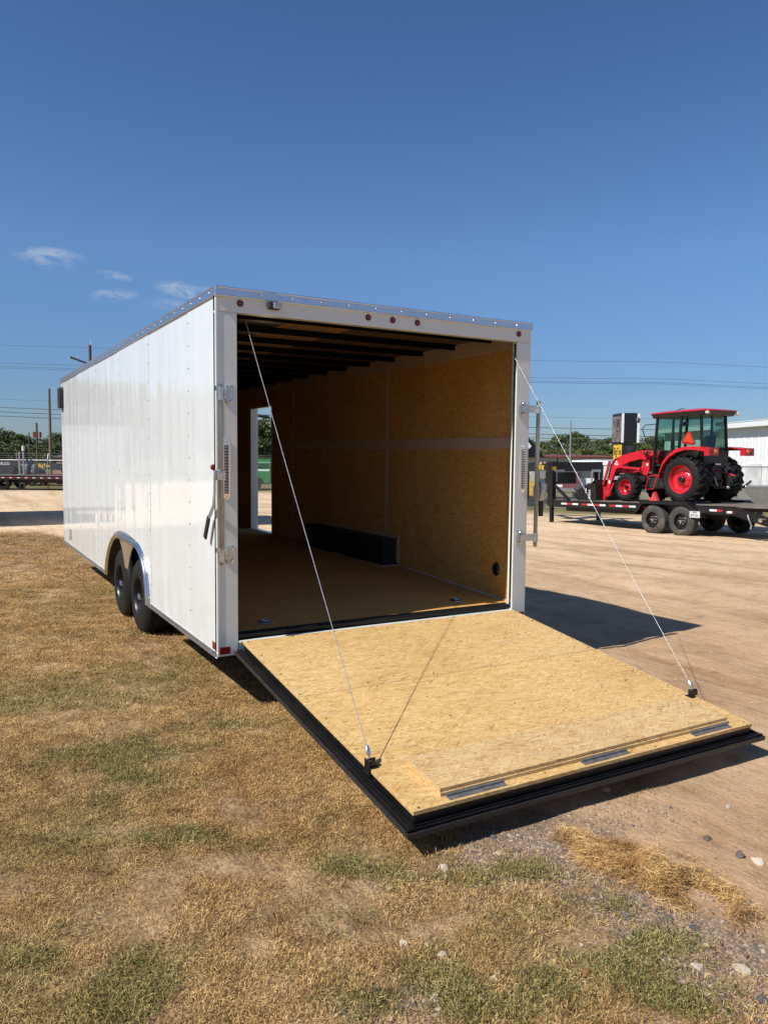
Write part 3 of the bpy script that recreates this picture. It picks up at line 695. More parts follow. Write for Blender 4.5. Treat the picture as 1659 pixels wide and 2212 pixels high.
def wheel(y, z0, x0, sgn, dusty=False, par=None, k=1.0):
    """road wheel with its outer face at x0, sgn -1 faces left"""
    s = -sgn; R = .357; par = par or T
    def fit(b): return b if k == 1.0 else b.xf(lambda p: Vector((x0+(p.x-x0)*k, y+(p.y-y)*k, z0+(p.z-z0)*k)))
    rim = [(.19, .018), (.192, .0), (.185, -.006+.012), (.178, .03), (.172, .055), (.168, .07), (.12, .075), (.10, .06), (.085, .058), (.0001, .058)]
    rim = [(r, a) for r, a in rim]
    b = B().lathe([(r, x0+s*a) for r, a in rim], (0, y, z0+R-.008), 'x', 36)
    for j in range(12):                                  # ribs pressed into the dish
        t = 2*math.pi*j/12; cy, cz = y+.145*math.cos(t), z0+R-.008+.145*math.sin(t)
        b.cyl((x0+s*.066, cy, cz), (x0+s*.076, cy, cz), .013, .013, 8)
    w_ = fit(b).obj('wheel', m_black, par, smooth=True)
    ty = [(.186, .004), (.20, -.012+.012), (.25, -.006), (.30, .0), (.325, .012), (.343, .022), (.352, .035)]
    tr = []
    for j in range(5):
        a0 = .04+.032*j; tr += [(R, a0), (R, a0+.024), (R-.009, a0+.0255), (R-.009, a0+.0305)]
    tr = tr[:-2]
    full = ty + tr + [(r, .224-a) for r, a in ty[::-1]]
    bt = B().lathe([(r, x0+s*a) for r, a in full], (0, y, z0+R-.008), 'x', 64)
    bt.xf(lambda p: Vector((p.x, p.y, max(p.z, z0-.004))))
    fit(bt).obj('tyre', m_dtyre if dusty else m_tyre, w_, smooth=True)
    hb = B().lathe([(.033, .058), (.031, .014), (.028, .004), (.024, .002), (.022, .01), (.0001, .01)], (0, 0, 0), 'x', 20)
    hb.v = [(x0+s*x, y+yy, z0+R-.008+zz) for x, yy, zz in hb.v]
    fit(hb).obj('hub', m_chrome, w_, smooth=True)
    nu = B()
    for j in range(6):
        t = 2*math.pi*j/6; nu.cyl((x0+s*.058, y+.075*math.cos(t), z0+R+.075*math.sin(t)), (x0+s*.035, y+.075*math.cos(t), z0+R+.075*math.sin(t)), .011, n=6)
    fit(nu).obj('lug_nut', m_chrome, w_, stuff=True)
    return w_
for y in (2.53, 3.39): wheel(y, 0, .028, -1); wheel(y, 0, 2.562, 1)

# ------------------------------------------------------------------ ramp door
def rz(y): return .462+(y+.02)*(.462-.192)/2.15          # top of the strand board along the ramp
def rq(b, x0, x1, y0, y1, t0, t1):                      # a slab lying on the slope, t measured from the board's top
    return b.hexa([(x0, y1, rz(y1)+t0), (x1, y1, rz(y1)+t0), (x1, y0, rz(y0)+t0), (x0, y0, rz(y0)+t0),
                   (x0, y1, rz(y1)+t1), (x1, y1, rz(y1)+t1), (x1, y0, rz(y0)+t1), (x0, y0, rz(y0)+t1)])
rd = B(); rq(rd, .168, 2.442, -.03, -2.165, -.078, -.0195)
RD = rd.obj('ramp_door', m_black, T)
rq(B(), .162, 2.448, -.022, -.948, -.019, 0).obj('ramp_board', OSB_R, RD, bevel=.0015, seg=1)
rq(B(), .162, 2.448, -.9535, -2.172, -.019, .0008).obj('ramp_board', OSB_R2, RD, bevel=.0015, seg=1)
fl = B()
for (x0, x1, y0, y1) in ((.112, .166, -.02, -2.215), (2.444, 2.498, -.02, -2.215), (.112, 2.498, -2.168, -2.215)):
    rq(fl, x0, x1, y0, y1, -.082, -.066)
for (x0, x1, y0, y1) in ((.124, .134, -.02, -2.205), (.146, .154, -.02, -2.2), (2.476, 2.486, -.02, -2.205), (.112, 2.498, -2.196, -2.204), (.15, 2.46, -2.18, -2.186)):
    rq(fl, x0, x1, y0, y1, -.066, -.054)
fl.obj('ramp_seal', m_rubber, RD)
e = B(); rq(e, .108, .114, -.02, -2.218, -.084, -.062); rq(e, .108, 2.502, -2.214, -2.220, -.084, -.062); rq(e, 2.496, 2.502, -.02, -2.218, -.084, -.062); e.obj('ramp_edging', pm('worn black edging', (.03, .03, .031), .4, .2, .4, 40), RD)
rq(B(), .13, 2.48, -.02, -2.20, -.090, -.0825).obj('ramp_skin', WHITE, RD)
# folding flap on the end of the ramp, two boards thick
rq(B(), .335, 2.30, -1.825, -2.122, .0008, .0185).obj('flap_board', OSB_P, RD, bevel=.001, seg=1)
rq(B(), .335, 2.30, -1.82, -2.116, .019, .0365).obj('flap_board', OSB_P, RD, bevel=.001, seg=1)
for a, b in ((.36, .68), (1.165, 1.48), (1.975, 2.285)):
    h = B(); rq(h, a, b, -2.124, -2.160, .0009, .0035); n = 13
    for i in range(n):
        xa = a+(b-a)*i/n; y = -2.127
        h.cyl((xa+.001, y, rz(y)+.0075), (xa+(b-a)/n-.002, y, rz(y)+.0075), .0065, n=8)
    h.obj('flap_hinge', pm('dull hinge steel', (.22, .215, .21), .5, .6, .25, 30), RD)
# screws with dark holes in the boards
s = B(); random.seed(5)
rows = [(-.05, 8, 0), (-.915, 6, 0), (-.985, 6, .012), (-1.45, 5, .2), (-.5, 4, .25), (-2.145, 7, 0)]
for y, n, o in rows:
    for i in range(n):
        x = .19+o+(2.23-2*o)*i/(n-1)+random.uniform(-.01, .01); yy = y+random.uniform(-.01, .01)
        s.cyl((x, yy, rz(yy)-.003), (x, yy, rz(yy)+.0016), .0062, n=8)
for y in (-.3, -.62, -1.25, -1.6):
    for x in (.19, 2.42): s.cyl((x, y, rz(y)-.003), (x, y, rz(y)+.0016), .0062, n=8)
s.obj('board_screw', m_blk, RD, stuff=True)
# cables and their brackets
for x, sg in ((.160, 1), (2.430, -1)):
    y = -1.775; z = rz(y)
    b = B()
    b.bb((x-.012, y-.035, z-.05), (x-.004, y+.035, z+.052)); b.bb((x-.004, y-.035, z+.0015), (x+.06*sg if sg > 0 else x-.0041-.05, y+.035, z+.009))
    b.bb((x+.004, y-.022, z+.009), (x+.045, y+.022, z+.048)); b.cyl((x-.016, y, z+.045), (x+.05, y, z+.045), .012, n=10)
    b.cyl((x-.013, y-.02, z-.03), (x-.02, y-.02, z-.03), .008, n=8); b.cyl((x-.013, y+.02, z-.03), (x-.02, y+.02, z-.03), .008, n=8)
    b.xf(lambda p, x=x, y=y, z=z: Vector((x+(p.x-x)*.72, y+(p.y-y)*.72, z+(p.z-z)*.78)))
    bo = b.obj('cable_bracket', m_black, RD, bevel=.003, seg=1)
    bx = x+.010; p = Vector((bx, y+.005, z+.046)); q = Vector((.225 if sg > 0 else 2.43, .09, 2.60))
    d = (q-p).normalized()
    k = B(); k.tube([p+d*a for a in (0, .015, .03, .055, .06)], 0, 8, [.004, .010, .012, .009, .004]); k.obj('ferrule', m_zinc, bo, smooth=True)
    cb = B(); mid = (p+q)/2+Vector((0, 0, -.012)); cb.tube([p, p*.7+q*.3+Vector((0, 0, -.009)), mid, p*.3+q*.7+Vector((0, 0, -.009)), q], .0021, 6)
    cb.obj('ramp_cable', m_steel, RD, smooth=True)
# ------------------------------------------------------------------ red tractor on the equipment trailer
GTX, GTY = 15.86, 8.72; GTZ = float(zg(16, 9)); DECK = GTZ+.81
K = empty('farm_tractor', 'red cab tractor with front loader standing on the black gooseneck trailer', 'tractor', (16.0, 8.69, DECK))
m_glass = glass('tinted cab glass', (.50, .70, .64))
m_orange = pm('orange triangle', (.85, .09, .02), .4, 0, .04); m_pinktri = pm('triangle border', (.42, .03, .03), .5)
def ag_wheel(x, y, R, W, rr, lugs, sg):
    """tractor wheel, outer face towards sg"""
    rim = [(rr+.012, .02), (rr, .0), (rr-.02, .03), (rr-.03, .08), (rr-.04, .13), (rr*.62, .16), (rr*.45, .11), (rr*.34, .10), (.0001, .10)]
    xo = x+sg*W/2
    b = B().lathe([(r, xo-sg*a) for r, a in rim], (0, y, R), 'x', 36)
    for k in range(8):
        t = 2*math.pi*k/8; b.cyl((xo-sg*.13, y+rr*.52*math.cos(t), R+rr*.52*math.sin(t)), (xo-sg*.10, y+rr*.52*math.cos(t), R+rr*.52*math.sin(t)), .016, n=6)
    w_ = b.obj('wheel', m_red, K, smooth=True)
    B().lathe([(rr*.24, .10), (rr*.22, .03), (rr*.16, .015), (.0001, .015)], (0, 0, 0), 'x', 18).xf(lambda p: Vector((xo-sg*p.x, y+p.y, R+p.z))).obj('hub', m_black, w_, smooth=True)
    Rb = R*.925
    prof = [(rr-.004, .012), (rr+.03, -.002), (rr+(Rb-rr)*.45, -.022), (rr+(Rb-rr)*.8, -.005), (Rb-.012, .025), (Rb, .06), (Rb+.004, W/2)]
    prof = [(r, xo-sg*a) for r, a in prof] + [(r, xo-sg*(W-a)) for r, a in prof[-2::-1]]
    t_ = B().lathe(prof, (0, y, R), 'x', 48)
    n = lugs
    for side in (0, 1):
        for k in range(n):
            th = 2*math.pi*(k+.5*side)/n; pts = []
            steps = 5
            for i in range(steps):
                f = i/(steps-1)
                a = (W*.5-.02)*(1-f)+.0*f-.02*(i == steps-1)          # distance from the middle
                xx = x+(1 if side else -1)*(W*.5-.005-(W*.5+.01)*f)
                tt = th-(.42*f)*(1.0)*(1 if True else -1)*(18/n)*.55
                pts.append((xx, tt, f))
            for i in range(steps-1):
                (x0, t0, f0), (x1, t1, f1) = pts[i], pts[i+1]; dt = .50*math.pi/n*.62
                dp = R*.075
                def P(xx, tt, r): return (xx, y+r*math.cos(tt), R+r*math.sin(tt))
                ra, rb_ = (R-.035 if f0 == 0 else R-.004*(1-f0)), (R-.004*(1-f1) if f1 < 1 else R)
                t_.hexa([P(x0, t0-dt, R-dp*1.6), P(x0, t0+dt, R-dp*1.6), P(x1, t1+dt, R-dp*1.2), P(x1, t1-dt, R-dp*1.2),
                         P(x0, t0-dt*.8, ra), P(x0, t0+dt*.8, ra), P(x1, t1+dt*.8, rb_), P(x1, t1-dt*.8, rb_)])
    t_.xf(lambda p: Vector((p.x, p.y, max(p.z, .0))))
    t_.obj('tyre', m_tyre, w_)
for sg in (-1, 1):
    ag_wheel(sg*.66, 0, .632, .47, .365, 18, sg); ag_wheel(sg*.63, 1.98, .41, .30, .22, 16, sg)
# chassis, engine, axles
B().prism([(-.42, .42), (-.42, .95), (.2, 1.02), (1.0, .80), (1.0, .42), (.6, .36)], 'x', -.24, .24).obj('gearbox', m_black, K, bevel=.03)
b = B(); b.bb((-.22, 1.0, .42), (.22, 2.35, .80)); b.bb((-.26, 1.15, .36), (.26, 1.5, .5)); b.bb((-.3, 1.28, .5), (.3, 1.42, .75)); b.bb((-.16, 2.2, .3), (.16, 2.62, .7)); b.obj('engine', m_blackm, K, bevel=.015)
b = B(); b.cyl((-.5, 0, .62), (.5, 0, .62), .12); b.obj('rear_axle', m_black, K, smooth=True)
b = B(); b.bar((-.52, 1.98, .41), (.52, 1.98, .41), .12, .16); b.bar((-.40, 1.9, .41), (-.52, 2.1, .41), .1, .2); b.obj('front_axle', m_blackm, K, bevel=.02)
# hood: three swept sections
def sect(y, hw, zt, zb): return [(-hw, y, zb), (-hw, y, zt-.14), (-hw*.82, y, zt-.03), (-hw*.45, y, zt), (hw*.45, y, zt), (hw*.82, y, zt-.03), (hw, y, zt-.14), (hw, y, zb)]
S = [sect(1.20, .33, 1.44, .86), sect(1.55, .33, 1.44, .86), sect(2.05, .32, 1.40, .82), sect(2.45, .30, 1.31, .80), sect(2.68, .26, 1.19, .80), sect(2.74, .22, 1.08, .82)]
b = B(); vs = [p for s_ in S for p in s_]; n = 8
fs = [(i*n+k, i*n+(k+1) % n, (i+1)*n+(k+1) % n, (i+1)*n+k) for i in range(len(S)-1) for k in range(n)] + [tuple(range(n))[::-1], tuple(range((len(S)-1)*n, len(S)*n))]
b.add(vs, fs); hood = b.obj('hood', m_red, K, smooth=True, bevel=.01)
B().bb((-.18, 2.735, .86), (.18, 2.75, 1.04)).obj('grille', m_blackm, hood)
for sx in (-.336, .326): B().prism([(1.65, .98), (2.2, .95), (2.35, 1.14), (1.8, 1.22)], 'x', sx, sx+.01).obj('hood_vent', m_blackm, hood)
# cab frame
def pil(b, p, q, w_=.07): b.bar(p, q, w_, w_, (0, 1, 0))
cf = {}
FB, FT, BT, BB_, RT, RB = (.62, 1.13, .76), (.60, 1.0, 2.30), (.62, .20, 2.30), (.64, .26, 1.38), (.48, -.30, 2.30), (.49, -.34, 1.42)
def mx(p, s): return (p[0]*s, p[1], p[2])
for s_ in (-1, 1):
    for p, q in ((FB, FT), (BB_, BT), (RB, RT)):
        b = B(); pil(b, mx(p, s_), mx(q, s_), .06); b.obj('cab_pillar', m_black, K, bevel=.008)
    b = B(); b.bar(mx(FB, s_), (s_*.63, .82, .74), .06, .07); b.bar((s_*.63, .82, .74), (s_*.64, .52, 1.05), .06, .06); b.bar((s_*.64, .52, 1.05), mx(BB_, s_), .06, .06); b.obj('cab_sill', m_black, K)
    b = B(); b.bar(mx(BB_, s_), mx(RB, s_), .05, .08); b.obj('cab_sill', m_black, K)
    # door and quarter glass
    d = .018*s_
    g = B(); poly = [FB, (.63, .82, .76), (.64, .52, 1.06), BB_, BT, FT]
    g.add([(s_*(abs(p[0])-.012), p[1], p[2]) for p in poly], [tuple(range(6))]); g.obj('door_glass', m_glass, K)
    g = B(); g.add([(s_*(p[0]-.01), p[1], p[2]) for p in (BB_, RB, RT, BT)], [(0, 1, 2, 3)]); g.obj('quarter_glass', m_glass, K)
    B().bar((s_*.66, .95, 1.02), (s_*.66, .80, 1.02), .03, .04).obj('door_handle', m_blackm, K)
g = B(); g.add([(-.48, -.32, 1.42), (.48, -.32, 1.42), (.47, -.29, 2.28), (-.47, -.29, 2.28)], [(0, 1, 2, 3)]); g.obj('rear_glass', m_glass, K)
g = B(); g.add([(-.60, 1.11, 1.05), (.60, 1.11, 1.05), (.58, .99, 2.28), (-.58, .99, 2.28)], [(0, 1, 2, 3)]); g.obj('windscreen', m_glass, K)
b = B(); b.prism([(-.5, 1.40), (.5, 1.40), (.46, .92), (-.46, .92)], 'y', -.40, -.33); b.obj('rear_panel', m_blackm, K)
b = B(); b.bb((-.60, .2, .70), (.60, 1.1, .76)); b.bb((-.6, 1.06, .76), (.6, 1.12, 1.06)); b.obj('cab_floor', m_blackm, K)
# seat, steering wheel, dash, console
b = B(); b.bb((-.24, -.10, 1.12), (.24, .38, 1.24)); b.hexa([(-.23, -.16, 1.2), (.23, -.16, 1.2), (.23, -.04, 1.2), (-.23, -.04, 1.2), (-.2, -.26, 1.78), (.2, -.26, 1.78), (.2, -.17, 1.78), (-.2, -.17, 1.78)]); b.bb((-.2, -.05, .78), (.2, .3, 1.12)); b.obj('seat', m_blackm, K, bevel=.03)
b = B(); b.tube([(.19*math.cos(t), .72+.17*math.sin(t), 1.44+.09*math.sin(t)) for t in np.linspace(0, 6.28, 20)], .016, 6); b.cyl((0, .95, .9), (0, .72, 1.44), .03); b.obj('steering_wheel', m_blackm, K, smooth=True)
B().bb((-.25, .86, .78), (.25, 1.04, 1.38)).obj('dashboard', m_blackm, K, bevel=.04)
m_cons = pm('grey cab plastic', (.16, .19, .18), .6)
for s_ in (-1, 1): B().prism([(.0, .80), (.6, .80), (.45, 1.3), (-.2, 1.42), (-.3, 1.40)], 'x', s_*.42, s_*.58).obj('side_console', m_cons, K, bevel=.03)
b = B(); b.box((.2, .75, 2.15), (.22, .05, .12), rotm(.3, 0, .3)); b.obj('inner_mirror', m_blackm, K, bevel=.02)
# roof
R_ = [(-.70, 1.16), (-.55, 1.24), (.55, 1.24), (.70, 1.16), (.74, .3), (.66, -.52), (.52, -.60), (-.52, -.60), (-.66, -.52), (-.74, .3)]
def slab(b, z0, z1, k0, k1):
    n = len(R_); cy = .32
    b.add([(x*k0, cy+(y-cy)*k0, z0) for x, y in R_] + [(x*k1, cy+(y-cy)*k1, z1) for x, y in R_], [tuple(range(n))[::-1], tuple(range(n, 2*n))] + [(i, (i+1) % n, n+(i+1) % n, n+i) for i in range(n)])
b = B(); slab(b, 2.29, 2.40, .93, .985); ro = b.obj('roof_lining', m_black, K, bevel=.01)
b = B(); slab(b, 2.401, 2.43, 1.0, 1.0); slab(b, 2.4305, 2.475, .985, .72); b.obj('roof', m_red, K, bevel=.008)
for s_ in (-1, 1):
    b = B().sph((s_*.60, -.575, 2.345), .075, 14, 8, (1, .6, .62)); b.obj('work_lamp', pm('lamp glass', (.72, .72, .66), .15, .2, .2, 30), K, smooth=True)
b = B(); b.tube([(-.1, .55, 2.47), (-.1, .55, 2.54), (-.1, .60, 2.56), (-.1, .85, 2.50)], .01, 6); b.obj('antenna', m_blackm, K)
# fenders
fp = [(.70, .66), (.67, .85), (.56, 1.08), (.38, 1.27), (.15, 1.40), (-.15, 1.46), (-.48, 1.45), (-.76, 1.40)]
for s_ in (-1, 1):
    b = B(); xa, xb = s_*.50, s_*.90
    for (y0, z0), (y1, z1) in zip(fp[:-1], fp[1:]):
        b.add([(xa, y0, z0), (xb, y0, z0), (xb, y1, z1), (xa, y1, z1), (xa, y0, z0+.03), (xb, y0, z0+.03), (xb, y1, z1+.03), (xa, y1, z1+.03)], [(0, 1, 2, 3), (7, 6, 5, 4), (0, 4, 5, 1), (1, 5, 6, 2), (2, 6, 7, 3), (3, 7, 4, 0)])
        b.add([(s_*.895, y0, z0-.06), (s_*.905, y0, z0-.06), (s_*.905, y1, z1-.06), (s_*.895, y1, z1-.06), (s_*.895, y0, z0+.02), (s_*.905, y0, z0+.02), (s_*.905, y1, z1+.02), (s_*.895, y1, z1+.02)], [(0, 1, 2, 3), (7, 6, 5, 4), (0, 4, 5, 1), (1, 5, 6, 2)])
    b.bb((min(s_*.52, s_*.90), -.86, 1.24), (max(s_*.52, s_*.90), -.72, 1.44)); fe = b.obj('fender', m_red, K)
    B().lathe([(.055, -.86), (.05, -.885), (.0001, -.895)], (s_*.64, 0, 1.34), 'y', 16).obj('indicator', m_amber, fe, smooth=True)
    B().lathe([(.055, -.86), (.05, -.885), (.0001, -.895)], (s_*.78, 0, 1.33), 'y', 16).obj('brake_lamp', m_redlens, fe, smooth=True)
    b = B(); b.prism([(.66, .68), (.60, 1.0), (.2, 1.36), (-.3, 1.42), (-.34, .95), (.1, .7)], 'x', s_*.49, s_*.50); b.obj('inner_guard', m_black, K)
# slow vehicle triangle
def tri(b, r, y0, y1, c=(-.60, 0, 1.66)):
    P = [(0, r*1.15), (-r*1.0, -r*.58), (r*1.0, -r*.58)]; k = .16; pts = []
    for i in range(3):
        a, p, q = P[i-1], P[i], P[(i+1) % 3]; pts += [(p[0]+(a[0]-p[0])*k, p[1]+(a[1]-p[1])*k), (p[0]+(q[0]-p[0])*k, p[1]+(q[1]-p[1])*k)]
    b.prism([(c[0]+u, c[2]+v) for u, v in pts], 'y', y0, y1); return b
def lean(p): q = Vector((p.x+.60, p.y, p.z-1.66)); q = rotm(-.12, .12, -.35) @ q; return q+Vector((-.66, -.06, 1.68))
tb = tri(B(), .235, -.005, .005).xf(lean).obj('slow_sign', m_pinktri, K)
P = [(0, .19), (-.165, -.09), (.165, -.09)]
B().prism([(-.60+u, 1.66+v) for u, v in P], 'y', -.012, -.0055).xf(lean).obj('triangle', m_orange, tb)
# mirror on the left front pillar
b = B(); b.tube([(-.62, 1.06, 1.62), (-.80, 1.22, 1.70), (-.86, 1.30, 2.02), (-.82, 1.22, 2.12), (-.62, 1.02, 2.14)], .014, 6); mi = b.obj('mirror_arm', m_blackm, K, smooth=True)
B().box((-.95, 1.36, 2.26), (.24, .05, .13), rotm(.2, .25, .5)).obj('mirror', m_cons, mi, bevel=.03)
b = B(); b.sph((-.62, 1.38, 1.36), .07, 12, 7, (.8, 1.1, .8)); b.bar((-.6, 1.2, 1.36), (-.6, 1.4, 1.36), .03, .03); b.obj('side_lamp', m_blackm, K, smooth=True)
# step
b = B(); b.tube([(-.66, .82, .74), (-.72, .90, .70), (-.72, 1.02, .37), (-.72, 1.28, .36), (-.72, 1.20, .70), (-.66, 1.12, .74), (-.66, .84, .74)], .017, 6); b.obj('step', m_red, K, smooth=True)
B().bb((-.62, .70, .38), (-.36, 1.3, .68)).obj('fuel_tank', m_blackm, K, bevel=.04)
# loader
arm = [(1.40, 1.44), (1.60, 1.44), (2.05, 1.37), (2.55, 1.25), (2.64, 1.18), (2.80, .74), (2.96, .14), (2.86, .10), (2.70, .52), (2.52, .92), (2.40, .97), (2.05, 1.12), (1.62, 1.20), (1.40, 1.18)]
for s_ in (-1, 1):
    x0, x1 = s_*.50, s_*.57
    ar = B().prism(arm, 'x', x0, x1).obj('loader_arm', m_red, K, bevel=.008)
    tw = B().prism([(1.36, 1.46), (1.60, 1.40), (1.62, 1.02), (1.74, .90), (1.66, .78), (1.44, .74), (1.36, .90)], 'x', s_*.47, s_*.50-.002*s_).obj('loader_tower', m_red, K, bevel=.006)
    b = B(); b.cyl((s_*.60, 2.38, .99), (s_*.60, 1.64, .92), .036); b.cyl((s_*.60, 2.40, .99), (s_*.60, 2.34, .99), .05); b.cyl((s_*.60, 1.66, .92), (s_*.60, 1.58, .915), .045); b.obj('lift_cylinder', m_red, ar, smooth=True)
    b = B(); b.cyl((s_*.62, 2.70, 1.16), (s_*.62, 2.96, .46), .036); b.cyl((s_*.62, 2.95, .48), (s_*.62, 3.00, .36), .02); b.obj('bucket_cylinder', m_red, ar, smooth=True)
    B().bar((s_*.60, 2.56, .52), (s_*.60, 2.80, .12), .03, .05).obj('bucket_link', m_red, ar)
    B().prism([(2.86, .42), (3.04, .40), (3.06, .20), (3.00, -.06), (2.92, -.09), (2.88, .10), (2.70, .16), (2.72, .26), (2.84, .28)], 'x', s_*.50, s_*.62).obj('quick_hitch', m_red, K, bevel=.01)
    if s_ < 0:
        for z, h in ((1.24, .17), (1.01, .07)): B().bb((-.5035, 1.40, z), (-.5025, 1.455, z+h)).obj('decal', m_wht, tw)
        text('TYM', .075, m_wht, ar, (-.572, 2.50, 1.06), (0, -1, 0), (0, 0, 1), bold=.002)
        B().sph((-.572, 2.50, 1.14), .033, 10, 6, (.08, 1, .8)).obj('emblem', m_wht, ar)
        B().bb((-.574, 2.73, .50), (-.5715, 2.79, .60)).obj('decal', m_wht, ar)
B().bar((-.5, 2.62, 1.0), (.5, 2.62, 1.0), .09, .09).obj('loader_crossbar', m_red, K, bevel=.01)
b = B(); b.bb((-.30, 2.72, .72), (-.20, 2.86, 1.10)); b.bb((.2, 2.72, .72), (.3, 2.86, 1.10)); b.bb((-.3, 2.72, .72), (.3, 2.86, .78)); b.obj('grille_guard', m_blackm, K)
# bucket
side = [(2.98, .50), (2.94, -.06), (3.02, -.12), (3.58, -.12), (3.86, .12), (3.74, .30), (3.30, .50)]
bk = B()
for xa in (-.90, .88): bk.prism(side, 'x', xa, xa+.02)
def strip(y0, z0, y1, z1, t=.015): bk.bar((-.88, (y0), z0), (-.88, y1, z1), .001, .001) if False else bk.hexa([(-.88, y0, z0), (.88, y0, z0), (.88, y1, z1), (-.88, y1, z1), (-.88, y0, z0+t), (.88, y0, z0+t), (.88, y1, z1+t), (-.88, y1, z1+t)])
bk.bb((-.88, 2.95, -.06), (.88, 2.97, .50)); strip(2.96, -.11, 3.60, -.12); strip(2.97, .49, 3.32, .50); strip(3.3, .49, 3.42, .34); strip(3.0, .49, 3.05, .60); strip(3.05, .595, 3.18, .50)
bko = bk.obj('bucket', m_black, K)
text('TX54', .10, m_wht, bko, (-.903, 3.22, .18), (0, 0, 1), (0, 1, 0), bold=.001, sx=1.2)
B().bb((-.902, 3.36, .22), (-.9005, 3.385, .36)).obj('decal', m_wht, bko)
b = B(); b.bar((-.895, 3.60, .10), (-.895, 3.86, .36), .03, .04); b.obj('bucket_rib', m_blackm, bko)
# three-point hitch at the back
for s_ in (-1, 1):
    b = B(); b.bar((s_*.24, -.25, .42), (s_*.36, -1.02, .44), .03, .07); li = b.obj('lower_link', m_black, K)
    B().sph((s_*.36, -1.02, .44), .045, 10, 6).obj('link_ball', m_chrome, li, smooth=True)
    b = B(); b.tube([(s_*.26, -.42, 1.0), (s_*.32, -.7, .46)], .02, 6); b.obj('lift_rod', m_blackm, K)
    b = B(); b.bar((s_*.2, -.35, .95), (s_*.27, -.55, 1.04), .04, .07); b.obj('lift_arm', m_black, K)
b = B(); b.cyl((0, -.40, .88), (.05, -.92, .72), .022); b.obj('top_link', m_red, K, smooth=True)
b = B(); b.bar((.36, -.98, .44), (.70, -.92, .58), .03, .06); dbo = b.obj('drawbar', m_black, K)
for t in (.2, .45, .7, .95): B().sph((.36+.34*t, -1.0+.06*t, .44+.14*t+.01), .016, 8, 5).obj('pin_hole', m_chrome, dbo)
b = B(); b.bb((-.12, -.46, .5), (.12, -.40, .80)); b.cyl((0, -.46, .58), (0, -.58, .58), .035); b.obj('power_takeoff', m_blackm, K)
b = B()
for i in range(3): b.cyl((-.12+.1*i, -.40, 1.02), (-.12+.1*i, -.47, 1.02), .025, n=8)
b.obj('hydraulic_port', m_galv, K, stuff=True)
# hoses, exhaust and head lamps
for s_ in (-1, 1):
    b = B(); b.tube([(s_*.46, 1.50, .95), (s_*.47, 1.75, 1.22), (s_*.48, 2.15, 1.20), (s_*.585, 2.5, 1.22), (s_*.59, 2.68, 1.06), (s_*.59, 2.80, .66)], .014, 6); b.obj('hydraulic_hose', m_blackm, K, smooth=True)
    B().sph((s_*.2, 2.72, 1.10), .05, 10, 6, (1.3, .5, .6)).obj('head_lamp', MATS['lamp glass'], hood, smooth=True)
b = B(); b.cyl((.40, 1.35, 1.05), (.40, 1.30, 2.36), .035, n=12); b.cyl((.40, 1.34, 1.15), (.40, 1.32, 1.75), .055, n=12); b.obj('exhaust', m_blackm, K, smooth=True)
b = B(); b.tube([(-.18, -.40, 1.02), (-.2, -.62, .98), (-.12, -.75, .78), (.02, -.7, .6)], .014, 6); b.obj('hydraulic_hose', m_blackm, K, smooth=True)
